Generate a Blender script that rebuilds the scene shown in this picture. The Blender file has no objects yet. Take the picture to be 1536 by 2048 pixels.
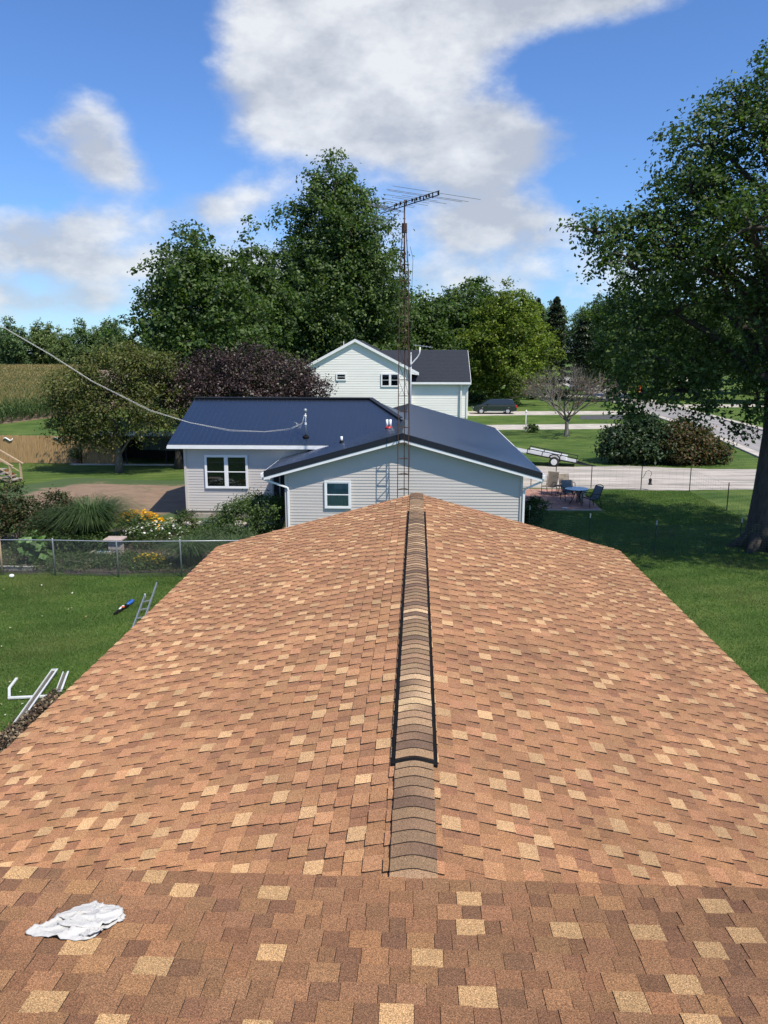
import bpy, math, random
import numpy as np
from mathutils import Vector, Matrix
R = math.radians
rng = np.random.default_rng(11)
random.seed(5)
S = bpy.context.scene
COL = S.collection

# ---------------------------------------------------------------- camera
EYE = 6.9
PITCH, YAW = 11.603, 2.478
cam_d = bpy.data.cameras.new('camera')
cam = bpy.data.objects.new('camera', cam_d); COL.objects.link(cam)
cam.location = (0, 0, EYE)
cam.rotation_euler = (R(90 - PITCH), 0, R(YAW))
cam_d.sensor_fit = 'VERTICAL'; cam_d.sensor_height = 36.0; cam_d.lens = 36.0 * 1539 / 2048
cam_d.clip_start = 0.1; cam_d.clip_end = 6000
S.camera = cam

# ---------------------------------------------------------------- light
SUN_AZ, SUN_EL = 134.0, 56.0          # azimuth clockwise from +Y
sd = Vector((math.sin(R(SUN_AZ)) * math.cos(R(SUN_EL)), math.cos(R(SUN_AZ)) * math.cos(R(SUN_EL)), math.sin(R(SUN_EL))))
sun_d = bpy.data.lights.new('sun', 'SUN'); sun_d.energy = 4.4; sun_d.angle = R(0.6); sun_d.color = (1.0, 0.925, 0.81)
sun = bpy.data.objects.new('sun', sun_d); COL.objects.link(sun)
sun.rotation_euler = sd.to_track_quat('Z', 'Y').to_euler(); sun.location = (40, -30, 60)

S.render.engine = 'CYCLES'
S.view_settings.view_transform = 'Standard'; S.view_settings.look = 'None'
S.view_settings.gamma = 1.0; S.view_settings.use_curve_mapping = False
S.view_settings.exposure = 0.35
S.cycles.max_bounces = 6; S.cycles.diffuse_bounces = 3; S.cycles.glossy_bounces = 3
S.cycles.transparent_max_bounces = 12; S.cycles.transmission_bounces = 4

# ---------------------------------------------------------------- world: sky with cumulus
W = bpy.data.worlds.new('World'); S.world = W; W.use_nodes = True
nt = W.node_tree; nt.nodes.clear()
def N(t, tree=None, **kw):
    n = (tree or nt).nodes.new(t)
    for k, v in kw.items(): setattr(n, k, v)
    return n
def L(a, b, tree=None): (tree or nt).links.new(a, b)
def math_n(op, a, b=None, c=None, tree=None, clamp=False):
    n = N('ShaderNodeMath', tree, operation=op); n.use_clamp = clamp
    for i, v in enumerate((a, b, c)):
        if v is None: continue
        if isinstance(v, (int, float)): n.inputs[i].default_value = v
        else: L(v, n.inputs[i], tree)
    return n.outputs[0]
sky = N('ShaderNodeTexSky', sky_type='NISHITA', sun_disc=False)
sky.sun_elevation = R(SUN_EL); sky.sun_rotation = R(SUN_AZ); sky.air_density = 1.0; sky.dust_density = 0.5; sky.ozone_density = 2.2; sky.altitude = 200
tc = N('ShaderNodeTexCoord'); dirv = tc.outputs['Generated']
sep = N('ShaderNodeSeparateXYZ'); L(dirv, sep.inputs[0])
def wdir(px, py):                    # direction of a cloud, degrees from straight ahead / above the horizon
    az = math.atan((px - 836) / 1539.0); el = math.atan((708 - py) / 1560.0)
    return (math.sin(az) * math.cos(el), math.cos(az) * math.cos(el), math.sin(el))
wn = N('ShaderNodeTexNoise'); wn.inputs['Scale'].default_value = 3.2; wn.inputs['Detail'].default_value = 7; wn.inputs['Roughness'].default_value = .55; wn.inputs['Distortion'].default_value = .35
mp = N('ShaderNodeMapping'); mp.inputs['Scale'].default_value = (1.0, 1.0, 1.7); mp.inputs['Location'].default_value = (.31, .2, .07)
L(dirv, mp.inputs[0]); L(mp.outputs[0], wn.inputs['Vector'])
wn2 = N('ShaderNodeTexNoise'); wn2.inputs['Scale'].default_value = 13; wn2.inputs['Detail'].default_value = 8; wn2.inputs['Roughness'].default_value = .6
L(mp.outputs[0], wn2.inputs['Vector'])
clouds = [(600, 60, 170, 60, .55), (760, 20, 150, 60, .5), (900, 40, 120, 70, .5), (1080, 40, 180, 75, .62), (1230, 60, 130, 60, .58), (520, 170, 110, 60, .45), (680, 210, 170, 75, .5), (840, 210, 110, 60, .45), (1000, 310, 80, 65, .66), (900, 360, 120, 55, .55),
          (760, 300, 130, 45, .45), (600, 290, 110, 40, .35), (215, 320, 75, 68, .74), (270, 385, 70, 28, .35), (90, 480, 200, 34, .36), (220, 545, 220, 24, .36), (480, 430, 100, 35, .35),
          (1040, 490, 150, 34, .4), (920, 450, 90, 40, .35), (100, 610, 330, 25, .3), (1130, 560, 240, 36, .36), (560, 560, 400, 50, .4),
          (60, 60, 330, 150, -.55), (150, 190, 200, 90, -.4), (1400, 220, 210, 190, -.6), (350, 250, 70, 130, -.45), (1130, 200, 130, 40, -.45), (50, 400, 120, 50, -.35), (1190, 400, 110, 40, -.4), (390, 400, 60, 30, -.2)]
wn3 = N('ShaderNodeTexNoise'); wn3.inputs['Scale'].default_value = 7.5; wn3.inputs['Detail'].default_value = 6; wn3.inputs['Distortion'].default_value = .25; L(mp.outputs[0], wn3.inputs['Vector'])
tot = None
for px, py, rx, ry, w in clouds:
    c = wdir(px, py)
    v = N('ShaderNodeVectorMath', operation='SUBTRACT'); L(dirv, v.inputs[0]); v.inputs[1].default_value = c
    m = N('ShaderNodeVectorMath', operation='MULTIPLY'); L(v.outputs[0], m.inputs[0]); m.inputs[1].default_value = (1539 / rx, 1539 / (rx * 1.5), 1539 / ry)
    le = N('ShaderNodeVectorMath', operation='DOT_PRODUCT'); L(m.outputs[0], le.inputs[0]); L(m.outputs[0], le.inputs[1])
    g = math_n('EXPONENT', math_n('MULTIPLY', le.outputs['Value'], -0.8))
    g = math_n('MULTIPLY', g, w)
    tot = g if tot is None else math_n('ADD', tot, g)
# broken cloud everywhere else, cover raised out of view to whiten the ambient light
low = N('ShaderNodeMapRange'); L(sep.outputs[2], low.inputs[0])
low.inputs[1].default_value = 0.0; low.inputs[2].default_value = .34; low.inputs[3].default_value = .14; low.inputs[4].default_value = .17
dens = math_n('ADD', math_n('MINIMUM', tot, .85), low.outputs[0])
dens = math_n('ADD', dens, math_n('MULTIPLY', math_n('SUBTRACT', wn.outputs[0], .5), .7))
dens = math_n('ADD', dens, math_n('MULTIPLY', math_n('SUBTRACT', wn3.outputs[0], .5), 1.0))
dens = math_n('ADD', dens, math_n('MULTIPLY', math_n('SUBTRACT', wn2.outputs[0], .5), .8))
mask = N('ShaderNodeMapRange', interpolation_type='SMOOTHSTEP'); L(dens, mask.inputs[0])
mask.inputs[1].default_value = .12; mask.inputs[2].default_value = .70; mask.inputs[3].default_value = 0; mask.inputs[4].default_value = .9
shade = N('ShaderNodeTexNoise'); shade.inputs['Scale'].default_value = 5.5; shade.inputs['Detail'].default_value = 5
mp2 = N('ShaderNodeMapping'); mp2.inputs['Scale'].default_value = (1, 1, 2.2); mp2.inputs['Location'].default_value = (.9, .1, .4); L(dirv, mp2.inputs[0]); L(mp2.outputs[0], shade.inputs['Vector'])
cr = N('ShaderNodeValToRGB'); L(math_n('ADD', shade.outputs[0], math_n('MULTIPLY', math_n('SUBTRACT', wn2.outputs[0], .5), .7)), cr.inputs[0])
cr.color_ramp.elements[0].position = .36; cr.color_ramp.elements[0].color = (2.8, 3.0, 3.35, 1)
cr.color_ramp.elements[1].position = .62; cr.color_ramp.elements[1].color = (4.7, 4.8, 4.9, 1)
sgain = N('ShaderNodeMix', data_type='RGBA', blend_type='MULTIPLY'); sgain.inputs[0].default_value = 1
L(sky.outputs[0], sgain.inputs[6]); sgain.inputs[7].default_value = (.45, .63, .90, 1)
mx = N('ShaderNodeMix', data_type='RGBA'); L(mask.outputs[0], mx.inputs[0]); L(sgain.outputs[2], mx.inputs[6]); L(cr.outputs[0], mx.inputs[7])
bg = N('ShaderNodeBackground'); bg.inputs[1].default_value = .15; L(mx.outputs[2], bg.inputs[0])
wo = N('ShaderNodeOutputWorld'); L(bg.outputs[0], wo.inputs[0])

# ---------------------------------------------------------------- materials
def lin(c): return tuple(c) + (1.0,) if len(c) == 3 else tuple(c)
def pm(name, col, rough=.6, metal=0.0, var=.15, scale=6.0, bump=0.0, bscale=60.0, spec=.5, attr=False, col2=None, coat=0.0, stretch=(1, 1, 1)):
    m = bpy.data.materials.new(name); m.use_nodes = True; t = m.node_tree
    p = t.nodes['Principled BSDF']
    p.inputs['Roughness'].default_value = rough; p.inputs['Metallic'].default_value = metal
    p.inputs['Specular IOR Level'].default_value = spec; p.inputs['Coat Weight'].default_value = coat
    c = N('ShaderNodeTexCoord', t)
    mpn = N('ShaderNodeMapping', t); mpn.inputs['Scale'].default_value = stretch; L(c.outputs['Object'], mpn.inputs[0], t)
    n = N('ShaderNodeTexNoise', t); n.inputs['Scale'].default_value = scale; n.inputs['Detail'].default_value = 6; n.inputs['Roughness'].default_value = .65
    L(mpn.outputs[0], n.inputs['Vector'], t)
    src = None
    if attr:
        a = N('ShaderNodeVertexColor', t); a.layer_name = 'Col'; src = a.outputs[0]
    mr = N('ShaderNodeMapRange', t); L(n.outputs[0], mr.inputs[0], t); mr.inputs[1].default_value = .3; mr.inputs[2].default_value = .7
    if col2 is not None:
        q = N('ShaderNodeMix', t, data_type='RGBA'); L(mr.outputs[0], q.inputs[0], t); q.inputs[6].default_value = lin(col); q.inputs[7].default_value = lin(col2); out = q.outputs[2]
    else:
        mr.inputs[3].default_value = 1 - var; mr.inputs[4].default_value = 1 + var
        q = N('ShaderNodeMix', t, data_type='RGBA', blend_type='MULTIPLY'); q.inputs[0].default_value = 1
        if src is not None: L(src, q.inputs[6], t)
        else: q.inputs[6].default_value = lin(col)
        cc = N('ShaderNodeCombineColor', t)
        for i in range(3): L(mr.outputs[0], cc.inputs[i], t)
        L(cc.outputs[0], q.inputs[7], t); out = q.outputs[2]
    L(out, p.inputs['Base Color'], t)
    if bump:
        b = N('ShaderNodeBump', t); b.inputs['Strength'].default_value = bump; b.inputs['Distance'].default_value = .02
        n2 = N('ShaderNodeTexNoise', t); n2.inputs['Scale'].default_value = bscale; n2.inputs['Detail'].default_value = 4
        L(mpn.outputs[0], n2.inputs['Vector'], t); L(n2.outputs[0], b.inputs['Height'], t); L(b.outputs[0], p.inputs['Normal'], t)
    return m
def leaf_mat(name, trans=.3, rough=.55):
    m = bpy.data.materials.new(name); m.use_nodes = True; t = m.node_tree
    p = t.nodes['Principled BSDF']; o = t.nodes['Material Output']
    a = N('ShaderNodeVertexColor', t); a.layer_name = 'Col'
    L(a.outputs[0], p.inputs['Base Color'], t); p.inputs['Roughness'].default_value = rough; p.inputs['Specular IOR Level'].default_value = .35
    tr = N('ShaderNodeBsdfTranslucent', t)
    g = N('ShaderNodeMix', t, data_type='RGBA', blend_type='MULTIPLY'); g.inputs[0].default_value = 1; L(a.outputs[0], g.inputs[6], t); g.inputs[7].default_value = (1.3, 1.5, .6, 1)
    L(g.outputs[2], tr.inputs[0], t)
    s = N('ShaderNodeMixShader', t); s.inputs[0].default_value = trans; L(p.outputs[0], s.inputs[1], t); L(tr.outputs[0], s.inputs[2], t)
    L(s.outputs[0], o.inputs[0], t)
    return m
def shingle_mat(name):
    m = bpy.data.materials.new(name); m.use_nodes = True; t = m.node_tree; p = t.nodes['Principled BSDF']
    p.inputs['Roughness'].default_value = .88; p.inputs['Specular IOR Level'].default_value = .3; p.inputs['Diffuse Roughness'].default_value = 1.0
    a = N('ShaderNodeVertexColor', t); a.layer_name = 'Col'
    c = N('ShaderNodeTexCoord', t)
    n = N('ShaderNodeTexNoise', t); n.inputs['Scale'].default_value = 170; n.inputs['Detail'].default_value = 2; L(c.outputs['Object'], n.inputs['Vector'], t)
    v = N('ShaderNodeTexVoronoi', t); v.inputs['Scale'].default_value = 330; L(c.outputs['Object'], v.inputs['Vector'], t)
    n3 = N('ShaderNodeTexNoise', t); n3.inputs['Scale'].default_value = 1.3; n3.inputs['Detail'].default_value = 5; L(c.outputs['Object'], n3.inputs['Vector'], t)
    r1 = N('ShaderNodeMapRange', t); L(n.outputs[0], r1.inputs[0], t); r1.inputs[1].default_value = .3; r1.inputs[2].default_value = .7; r1.inputs[3].default_value = .42; r1.inputs[4].default_value = 1.65
    r2 = N('ShaderNodeMapRange', t); s = N('ShaderNodeSeparateColor', t); L(v.outputs['Color'], s.inputs[0], t); L(s.outputs[0], r2.inputs[0], t); r2.inputs[3].default_value = .6; r2.inputs[4].default_value = 1.4
    r3 = N('ShaderNodeMapRange', t); L(n3.outputs[0], r3.inputs[0], t); r3.inputs[1].default_value = .3; r3.inputs[2].default_value = .7; r3.inputs[3].default_value = .86; r3.inputs[4].default_value = 1.14
    f = math_n('MULTIPLY', math_n('MULTIPLY', r1.outputs[0], r2.outputs[0], tree=t), r3.outputs[0], tree=t)
    cc = N('ShaderNodeCombineColor', t)
    for i in range(3): L(f, cc.inputs[i], t)
    q = N('ShaderNodeMix', t, data_type='RGBA', blend_type='MULTIPLY'); q.inputs[0].default_value = 1
    L(a.outputs[0], q.inputs[6], t); L(cc.outputs[0], q.inputs[7], t); L(q.outputs[2], p.inputs['Base Color'], t)
    b = N('ShaderNodeBump', t); b.inputs['Strength'].default_value = .5; b.inputs['Distance'].default_value = .004; L(n.outputs[0], b.inputs['Height'], t); L(b.outputs[0], p.inputs['Normal'], t)
    return m
def glass_mat(name, tint=(.9, .95, .95)):
    m = bpy.data.materials.new(name); m.use_nodes = True; t = m.node_tree; o = t.nodes['Material Output']
    t.nodes.remove(t.nodes['Principled BSDF'])
    tr = N('ShaderNodeBsdfTransparent', t); tr.inputs[0].default_value = lin(tint)
    gl = N('ShaderNodeBsdfGlossy', t); gl.inputs['Roughness'].default_value = .02
    fr = N('ShaderNodeFresnel', t); fr.inputs[0].default_value = 1.5
    s = N('ShaderNodeMixShader', t); L(math_n('ADD', fr.outputs[0], .04, tree=t), s.inputs[0], t); L(tr.outputs[0], s.inputs[1], t); L(gl.outputs[0], s.inputs[2], t)
    L(s.outputs[0], o.inputs[0], t); return m
def grass_ground(name):
    m = bpy.data.materials.new(name); m.use_nodes = True; t = m.node_tree; p = t.nodes['Principled BSDF']
    p.inputs['Roughness'].default_value = .9; p.inputs['Specular IOR Level'].default_value = .15
    c = N('ShaderNodeTexCoord', t)
    n1 = N('ShaderNodeTexNoise', t); n1.inputs['Scale'].default_value = .35; n1.inputs['Detail'].default_value = 8; n1.inputs['Roughness'].default_value = .6
    n2 = N('ShaderNodeTexNoise', t); n2.inputs['Scale'].default_value = 9; n2.inputs['Detail'].default_value = 5; n2.inputs['Roughness'].default_value = .7
    n3 = N('ShaderNodeTexNoise', t); n3.inputs['Scale'].default_value = 55; n3.inputs['Detail'].default_value = 3
    w = N('ShaderNodeTexWave', t, bands_direction='X'); w.inputs['Scale'].default_value = .32; w.inputs['Distortion'].default_value = .6; w.inputs['Detail'].default_value = 2
    mpn = N('ShaderNodeMapping', t); mpn.inputs['Rotation'].default_value = (0, 0, R(70)); L(c.outputs['Object'], mpn.inputs[0], t); L(mpn.outputs[0], w.inputs['Vector'], t)
    for n in (n1, n2, n3): L(c.outputs['Object'], n.inputs['Vector'], t)
    f = math_n('ADD', math_n('MULTIPLY', n1.outputs[0], .62, tree=t), math_n('MULTIPLY', n2.outputs[0], .24, tree=t), tree=t)
    f = math_n('ADD', f, math_n('MULTIPLY', n3.outputs[0], .25, tree=t), tree=t)
    f = math_n('ADD', f, math_n('MULTIPLY', w.outputs['Fac'], .07, tree=t), tree=t)
    r = N('ShaderNodeValToRGB', t); L(f, r.inputs[0], t)
    e = r.color_ramp.elements
    e[0].position = .36; e[0].color = (.026, .058, .010, 1); e[1].position = .74; e[1].color = (.15, .205, .05, 1)
    e2 = e.new(.54); e2.color = (.068, .125, .024, 1)
    L(r.outputs[0], p.inputs['Base Color'], t)
    b = N('ShaderNodeBump', t); b.inputs['Strength'].default_value = .9; b.inputs['Distance'].default_value = .06
    L(math_n('ADD', n3.outputs[0], n2.outputs[0], tree=t), b.inputs['Height'], t); L(b.outputs[0], p.inputs['Normal'], t)
    return m
M = {}
M['grass'] = grass_ground('lawn grass')
M['leaf'] = leaf_mat('leaf', .36)
M['leafd'] = leaf_mat('leaf dark', .16, .45)
M['blade'] = leaf_mat('blade', .3, .6)
M['petal'] = leaf_mat('petal', .25, .7)
M['bark'] = pm('bark', (.055, .045, .037), .95, var=.45, scale=9, bump=1.0, bscale=22, stretch=(1, 1, .25))
M['barkd'] = pm('bark grey', (.16, .14, .12), .95, var=.35, scale=9, bump=.6, bscale=26, stretch=(1, 1, .3))
M['shingle'] = shingle_mat('asphalt shingle')
M['deck'] = pm('roof underlay', (.09, .06, .045), .9)
M['black'] = pm('black plastic', (.009, .009, .009), .75, var=.2, spec=.15)
M['white'] = pm('white trim', (.78, .79, .79), .45, var=.05, scale=3)
M['offwhite'] = pm('cream trim', (.72, .72, .66), .5, var=.06, scale=3)
M['siding'] = pm('grey vinyl siding', (.53, .495, .46), .5, var=.05, scale=2.0, stretch=(.3, 1, 1))
M['wsiding'] = pm('white vinyl siding', (.80, .79, .73), .5, var=.05, scale=1.0, stretch=(.3, 1, 1))
M['steel'] = pm('navy metal roofing', (.034, .052, .085), .30, .8, var=.06, scale=1.2, spec=.3, coat=1.0)
M['steel'].node_tree.nodes['Principled BSDF'].inputs['Coat Roughness'].default_value = .3
M['steel'].node_tree.nodes['Principled BSDF'].inputs['Coat IOR'].default_value = 1.9
M['steeltrim'] = pm('black metal trim', (.012, .014, .02), .42, 0.0, var=.1, spec=.5)
M['dshingle'] = pm('charcoal shingles', (.019, .023, .033), .9, var=.3, scale=5, bump=.5, bscale=30)
M['concrete'] = pm('concrete', (.45, .41, .35), .9, var=.3, scale=.8, bump=.2, bscale=40)
M['road'] = pm('worn concrete road', (.27, .255, .24), .9, var=.4, scale=.5, bump=.2, bscale=8, stretch=(1.5, .2, 1))
M['asphalt'] = pm('dark asphalt', (.07, .07, .072), .9, var=.2, scale=1)
M['gravel'] = pm('pale gravel', (.38, .345, .30), .95, var=.5, scale=1.1, bump=.8, bscale=22, stretch=(.22, 1.5, 1))
M['paver'] = pm('red paver', (.36, .20, .155), .9, var=.22, scale=3)
M['found'] = pm('foundation block', (.33, .30, .25), .95, var=.25, scale=4, bump=.3)
M['glass'] = glass_mat('window glass')
M['darkin'] = pm('dark interior', (.012, .013, .014), .8)
M['curtain'] = pm('sage curtain', (.33, .42, .40), .9, var=.12, scale=4)
M['wood'] = pm('cedar board', (.36, .225, .10), .85, var=.35, scale=5, stretch=(3, 3, .4))
M['lumber'] = pm('treated lumber', (.42, .31, .20), .85, var=.22, scale=6)
M['greywood'] = pm('weathered wood', (.30, .28, .25), .9, var=.3, scale=6)
M['rust'] = pm('rusty steel', (.085, .045, .032), .85, .2, var=.5, scale=14)
M['aerial'] = pm('dull aerial rod', (.16, .17, .175), .5, .4)
M['alu'] = pm('weathered aluminium', (.52, .53, .53), .4, .75, var=.15, scale=8)
M['muck'] = pm('gutter muck', (.10, .09, .075), .95, var=.5, scale=30)
M['gutter'] = pm('white gutter metal', (.60, .62, .61), .4, .0, var=.1, scale=6)
M['galv'] = pm('galvanised steel', (.34, .36, .37), .5, .6, var=.2, scale=20)
M['wire'] = pm('chain link wire', (.16, .17, .17), .5, .5, var=.1)
M['dgreen'] = pm('dark green post', (.03, .055, .04), .7, var=.2)
M['net'] = pm('green plastic netting', (.03, .075, .05), .6, var=.15)
M['cable'] = pm('aluminium cable', (.42, .43, .42), .45, .3, var=.2, scale=30)
M['sling_tan'] = pm('tan sling fabric', (.27, .225, .17), .9, var=.1, scale=20)
M['frame_tan'] = pm('bronze tube', (.12, .085, .06), .5, .3)
M['sling_grey'] = pm('grey sling fabric', (.16, .18, .18), .8, var=.1, scale=20)
M['iron'] = pm('black iron', (.018, .016, .018), .5, .3)
M['tglass'] = pm('frosted table glass', (.42, .52, .52), .15, var=.05, spec=.8)
M['vanpaint'] = pm('dark van paint', (.012, .022, .022), .22, 0.0, var=.05, coat=1.0)
M['carglass'] = pm('car glass', (.02, .025, .028), .06, var=.02, spec=.8)
M['tyre'] = pm('tyre rubber', (.015, .015, .015), .85)
M['rim'] = pm('silver wheel', (.62, .63, .65), .35, .5, var=.1)
M['red'] = pm('red lens', (.45, .03, .025), .3)
M['lamp'] = pm('clear lamp', (.7, .72, .72), .15)
M['whitepaint'] = pm('white car paint', (.7, .71, .72), .25, coat=.6, var=.04)
M['bluepaint'] = pm('pale blue car paint', (.25, .32, .40), .3, coat=.6, var=.04)
M['redpaint'] = pm('dull red car paint', (.22, .05, .04), .35, coat=.5, var=.1)
M['cloth'] = pm('white cotton', (.50, .49, .46), .95, var=.08, scale=6, bump=.25, bscale=60)
M['tarp'] = pm('dark green tarp', (.016, .032, .03), .5, var=.2, scale=3)
M['soil'] = pm('bare soil', (.19, .135, .09), .95, var=.25, scale=2.5, bump=.6, bscale=12)
M['mulch'] = pm('dark garden soil', (.07, .055, .04), .95, var=.4, scale=8, bump=.8, bscale=20)
M['stone'] = pm('grey stone block', (.36, .32, .28), .9, var=.3, scale=9, bump=.4)
M['pinkstone'] = pm('pinkish concrete slab', (.42, .33, .29), .9, var=.2, scale=9, bump=.3)
M['bluepaper'] = pm('pale blue board', (.40, .55, .68), .6, var=.15, scale=20)
M['blue'] = pm('blue tool plastic', (.03, .12, .42), .4)
M['orange'] = pm('orange plastic', (.60, .12, .03), .5)
M['yellow'] = pm('yellow plastic', (.62, .40, .05), .5)
M['pole'] = pm('wood pole', (.24, .21, .18), .9, var=.25, scale=6, stretch=(4, 4, .4))
M['dead'] = leaf_mat('dead leaf', .1, .8)

# ---------------------------------------------------------------- helpers
def tag(o, label=None, cat=None, group=None, kind=None):
    if label: o['label'] = label
    if cat: o['category'] = cat
    if group: o['group'] = group
    if kind: o['kind'] = kind
    return o
def thing(name, label, cat, loc=(0, 0, 0), rz=0.0, group=None):
    o = bpy.data.objects.new(name, None); COL.objects.link(o); o.location = loc; o.rotation_euler = (0, 0, rz)
    o.empty_display_size = .2
    return tag(o, label, cat, group)
def mesh_obj(name, verts, faces, mat, parent=None, cols=None, smooth=False):
    me = bpy.data.meshes.new(name)
    me.from_pydata([tuple(v) for v in verts], [], faces)
    if cols is not None:
        a = me.color_attributes.new('Col', 'FLOAT_COLOR', 'POINT')
        arr = np.ones((len(verts), 4), np.float32); arr[:, :3] = np.asarray(cols, np.float32)[:, :3]
        a.data.foreach_set('color', arr.ravel())
    if smooth: me.polygons.foreach_set('use_smooth', [True] * len(me.polygons))
    me.materials.append(mat); me.update()
    o = bpy.data.objects.new(name, me); COL.objects.link(o)
    if parent is not None: o.parent = parent
    return o
def quads_obj(name, V, mat, parent=None, cols=None, k=4):
    """V: (n,k,3) array of n separate k-gons"""
    n = V.shape[0]
    me = bpy.data.meshes.new(name)
    me.vertices.add(n * k); me.vertices.foreach_set('co', V.astype(np.float32).ravel())
    me.loops.add(n * k); me.loops.foreach_set('vertex_index', np.arange(n * k, dtype=np.int32))
    me.polygons.add(n); me.polygons.foreach_set('loop_start', np.arange(0, n * k, k, dtype=np.int32))
    try: me.polygons.foreach_set('loop_total', np.full(n, k, dtype=np.int32))
    except Exception: pass
    if cols is not None:
        a = me.color_attributes.new('Col', 'FLOAT_COLOR', 'POINT')
        arr = np.ones((n, k, 4), np.float32); arr[:, :, :3] = np.asarray(cols, np.float32)[:, None, :]
        a.data.foreach_set('color', arr.ravel())
    me.materials.append(mat); me.update(calc_edges=True); me.validate()
    o = bpy.data.objects.new(name, me); COL.objects.link(o)
    if parent is not None: o.parent = parent
    return o
class MB:
    def __init__(s): s.v = []; s.f = []; s.c = []
    def add(s, vs, fs, col=None):
        b = len(s.v); s.v += [tuple(v) for v in vs]; s.f += [tuple(b + i for i in f) for f in fs]
        if col is not None: s.c += [col] * len(vs)
        return s
    def box(s, x0, x1, y0, y1, z0, z1, col=None):
        return s.add([(x0, y0, z0), (x1, y0, z0), (x1, y1, z0), (x0, y1, z0), (x0, y0, z1), (x1, y0, z1), (x1, y1, z1), (x0, y1, z1)],
                     [(3, 2, 1, 0), (4, 5, 6, 7), (0, 1, 5, 4), (1, 2, 6, 5), (2, 3, 7, 6), (3, 0, 4, 7)], col)
    def hexa(s, p, col=None):        # 8 points: bottom 4, top 4
        return s.add(p, [(3, 2, 1, 0), (4, 5, 6, 7), (0, 1, 5, 4), (1, 2, 6, 5), (2, 3, 7, 6), (3, 0, 4, 7)], col)
    def bar(s, a, b, w, h=None, col=None):
        a = Vector(a); b = Vector(b); d = (b - a); h = h or w
        if d.length < 1e-6: return s
        d.normalize(); upv = Vector((0, 0, 1)) if abs(d.z) < .95 else Vector((0, 1, 0))
        x = d.cross(upv).normalized(); z = x.cross(d).normalized()
        p = []
        for e in (a, b):
            for sx, sz in ((-1, -1), (1, -1), (1, 1), (-1, 1)): p.append(e + x * (sx * w / 2) + z * (sz * h / 2))
        return s.add(p, [(0, 1, 2, 3), (7, 6, 5, 4), (0, 4, 5, 1), (1, 5, 6, 2), (2, 6, 7, 3), (3, 7, 4, 0)], col)
    def tube(s, pts, r, n=8, col=None, caps=True):
        pts = [Vector(p) for p in pts]; rr = r if isinstance(r, (list, tuple)) else [r] * len(pts)
        b = len(s.v); prev = None
        for i, p in enumerate(pts):
            d = (pts[min(i + 1, len(pts) - 1)] - pts[max(i - 1, 0)])
            if d.length < 1e-9: d = Vector((0, 0, 1))
            d.normalize()
            if prev is None:
                q = Vector((0, 0, 1)) if abs(d.z) < .9 else Vector((1, 0, 0)); x = d.cross(q).normalized()
            else:
                x = (prev - d * prev.dot(d))
                x = x.normalized() if x.length > 1e-6 else d.cross(Vector((0, 0, 1))).normalized()
            prev = x; y = d.cross(x)
            for k in range(n):
                a = 2 * math.pi * k / n; s.v.append(tuple(p + x * (math.cos(a) * rr[i]) + y * (math.sin(a) * rr[i])))
                if col is not None: s.c.append(col)
        for i in range(len(pts) - 1):
            for k in range(n):
                k2 = (k + 1) % n; s.f.append((b + i * n + k, b + i * n + k2, b + (i + 1) * n + k2, b + (i + 1) * n + k))
        if caps:
            s.f.append(tuple(b + k for k in range(n))[::-1]); e = b + (len(pts) - 1) * n; s.f.append(tuple(e + k for k in range(n)))
        return s
    def lathe(s, prof, c=(0, 0, 0), n=16, axis='z', col=None):
        b = len(s.v)
        for r, h in prof:
            for k in range(n):
                a = 2 * math.pi * k / n; u, v = r * math.cos(a), r * math.sin(a)
                p = (u, v, h) if axis == 'z' else ((h, u, v) if axis == 'x' else (u, h, v))
                s.v.append((c[0] + p[0], c[1] + p[1], c[2] + p[2]))
                if col is not None: s.c.append(col)
        for i in range(len(prof) - 1):
            for k in range(n):
                k2 = (k + 1) % n; s.f.append((b + i * n + k, b + i * n + k2, b + (i + 1) * n + k2, b + (i + 1) * n + k))
        s.f.append(tuple(b + k for k in range(n))[::-1]); e = b + (len(prof) - 1) * n; s.f.append(tuple(e + k for k in range(n)))
        return s
    def prism(s, poly, y0, y1, col=None):    # polygon in x,z swept along y
        n = len(poly); p = [(x, y0, z) for x, z in poly] + [(x, y1, z) for x, z in poly]
        return s.add(p, [tuple(range(n)), tuple(range(2 * n - 1, n - 1, -1))] + [(i, n + i, n + (i + 1) % n, (i + 1) % n) for i in range(n)], col)
    def sheet(s, poly, z0, z1):              # polygon in x,y, thick from z0 to z1
        n = len(poly); p = [(x, y, z0) for x, y in poly] + [(x, y, z1) for x, y in poly]
        return s.add(p, [tuple(range(n))[::-1], tuple(range(n, 2 * n))] + [(i, (i + 1) % n, n + (i + 1) % n, n + i) for i in range(n)])
    def build(s, name, mat, parent=None, smooth=False, org=None, bevel=0):
        v = s.v
        if org is not None: v = [(a - org[0], b - org[1], c - org[2]) for a, b, c in v]
        o = mesh_obj(name, v, s.f, mat, parent, s.c if s.c else None, smooth)
        if bevel:
            md = o.modifiers.new('bevel', 'BEVEL'); md.width = bevel; md.segments = 2; md.limit_method = 'ANGLE'
        return o
def copy_tree(o, loc=None, rz=None, scale=None, label=None, parent=None):
    c = o.copy(); COL.objects.link(c)
    if parent is not None: c.parent = parent
    if loc is not None: c.location = loc
    if rz is not None: c.rotation_euler = (0, 0, rz)
    if scale is not None: c.scale = (scale,) * 3 if isinstance(scale, (int, float)) else scale
    if label: c['label'] = label
    for ch in list(o.children): copy_tree(ch, parent=c)
    return c
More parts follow.
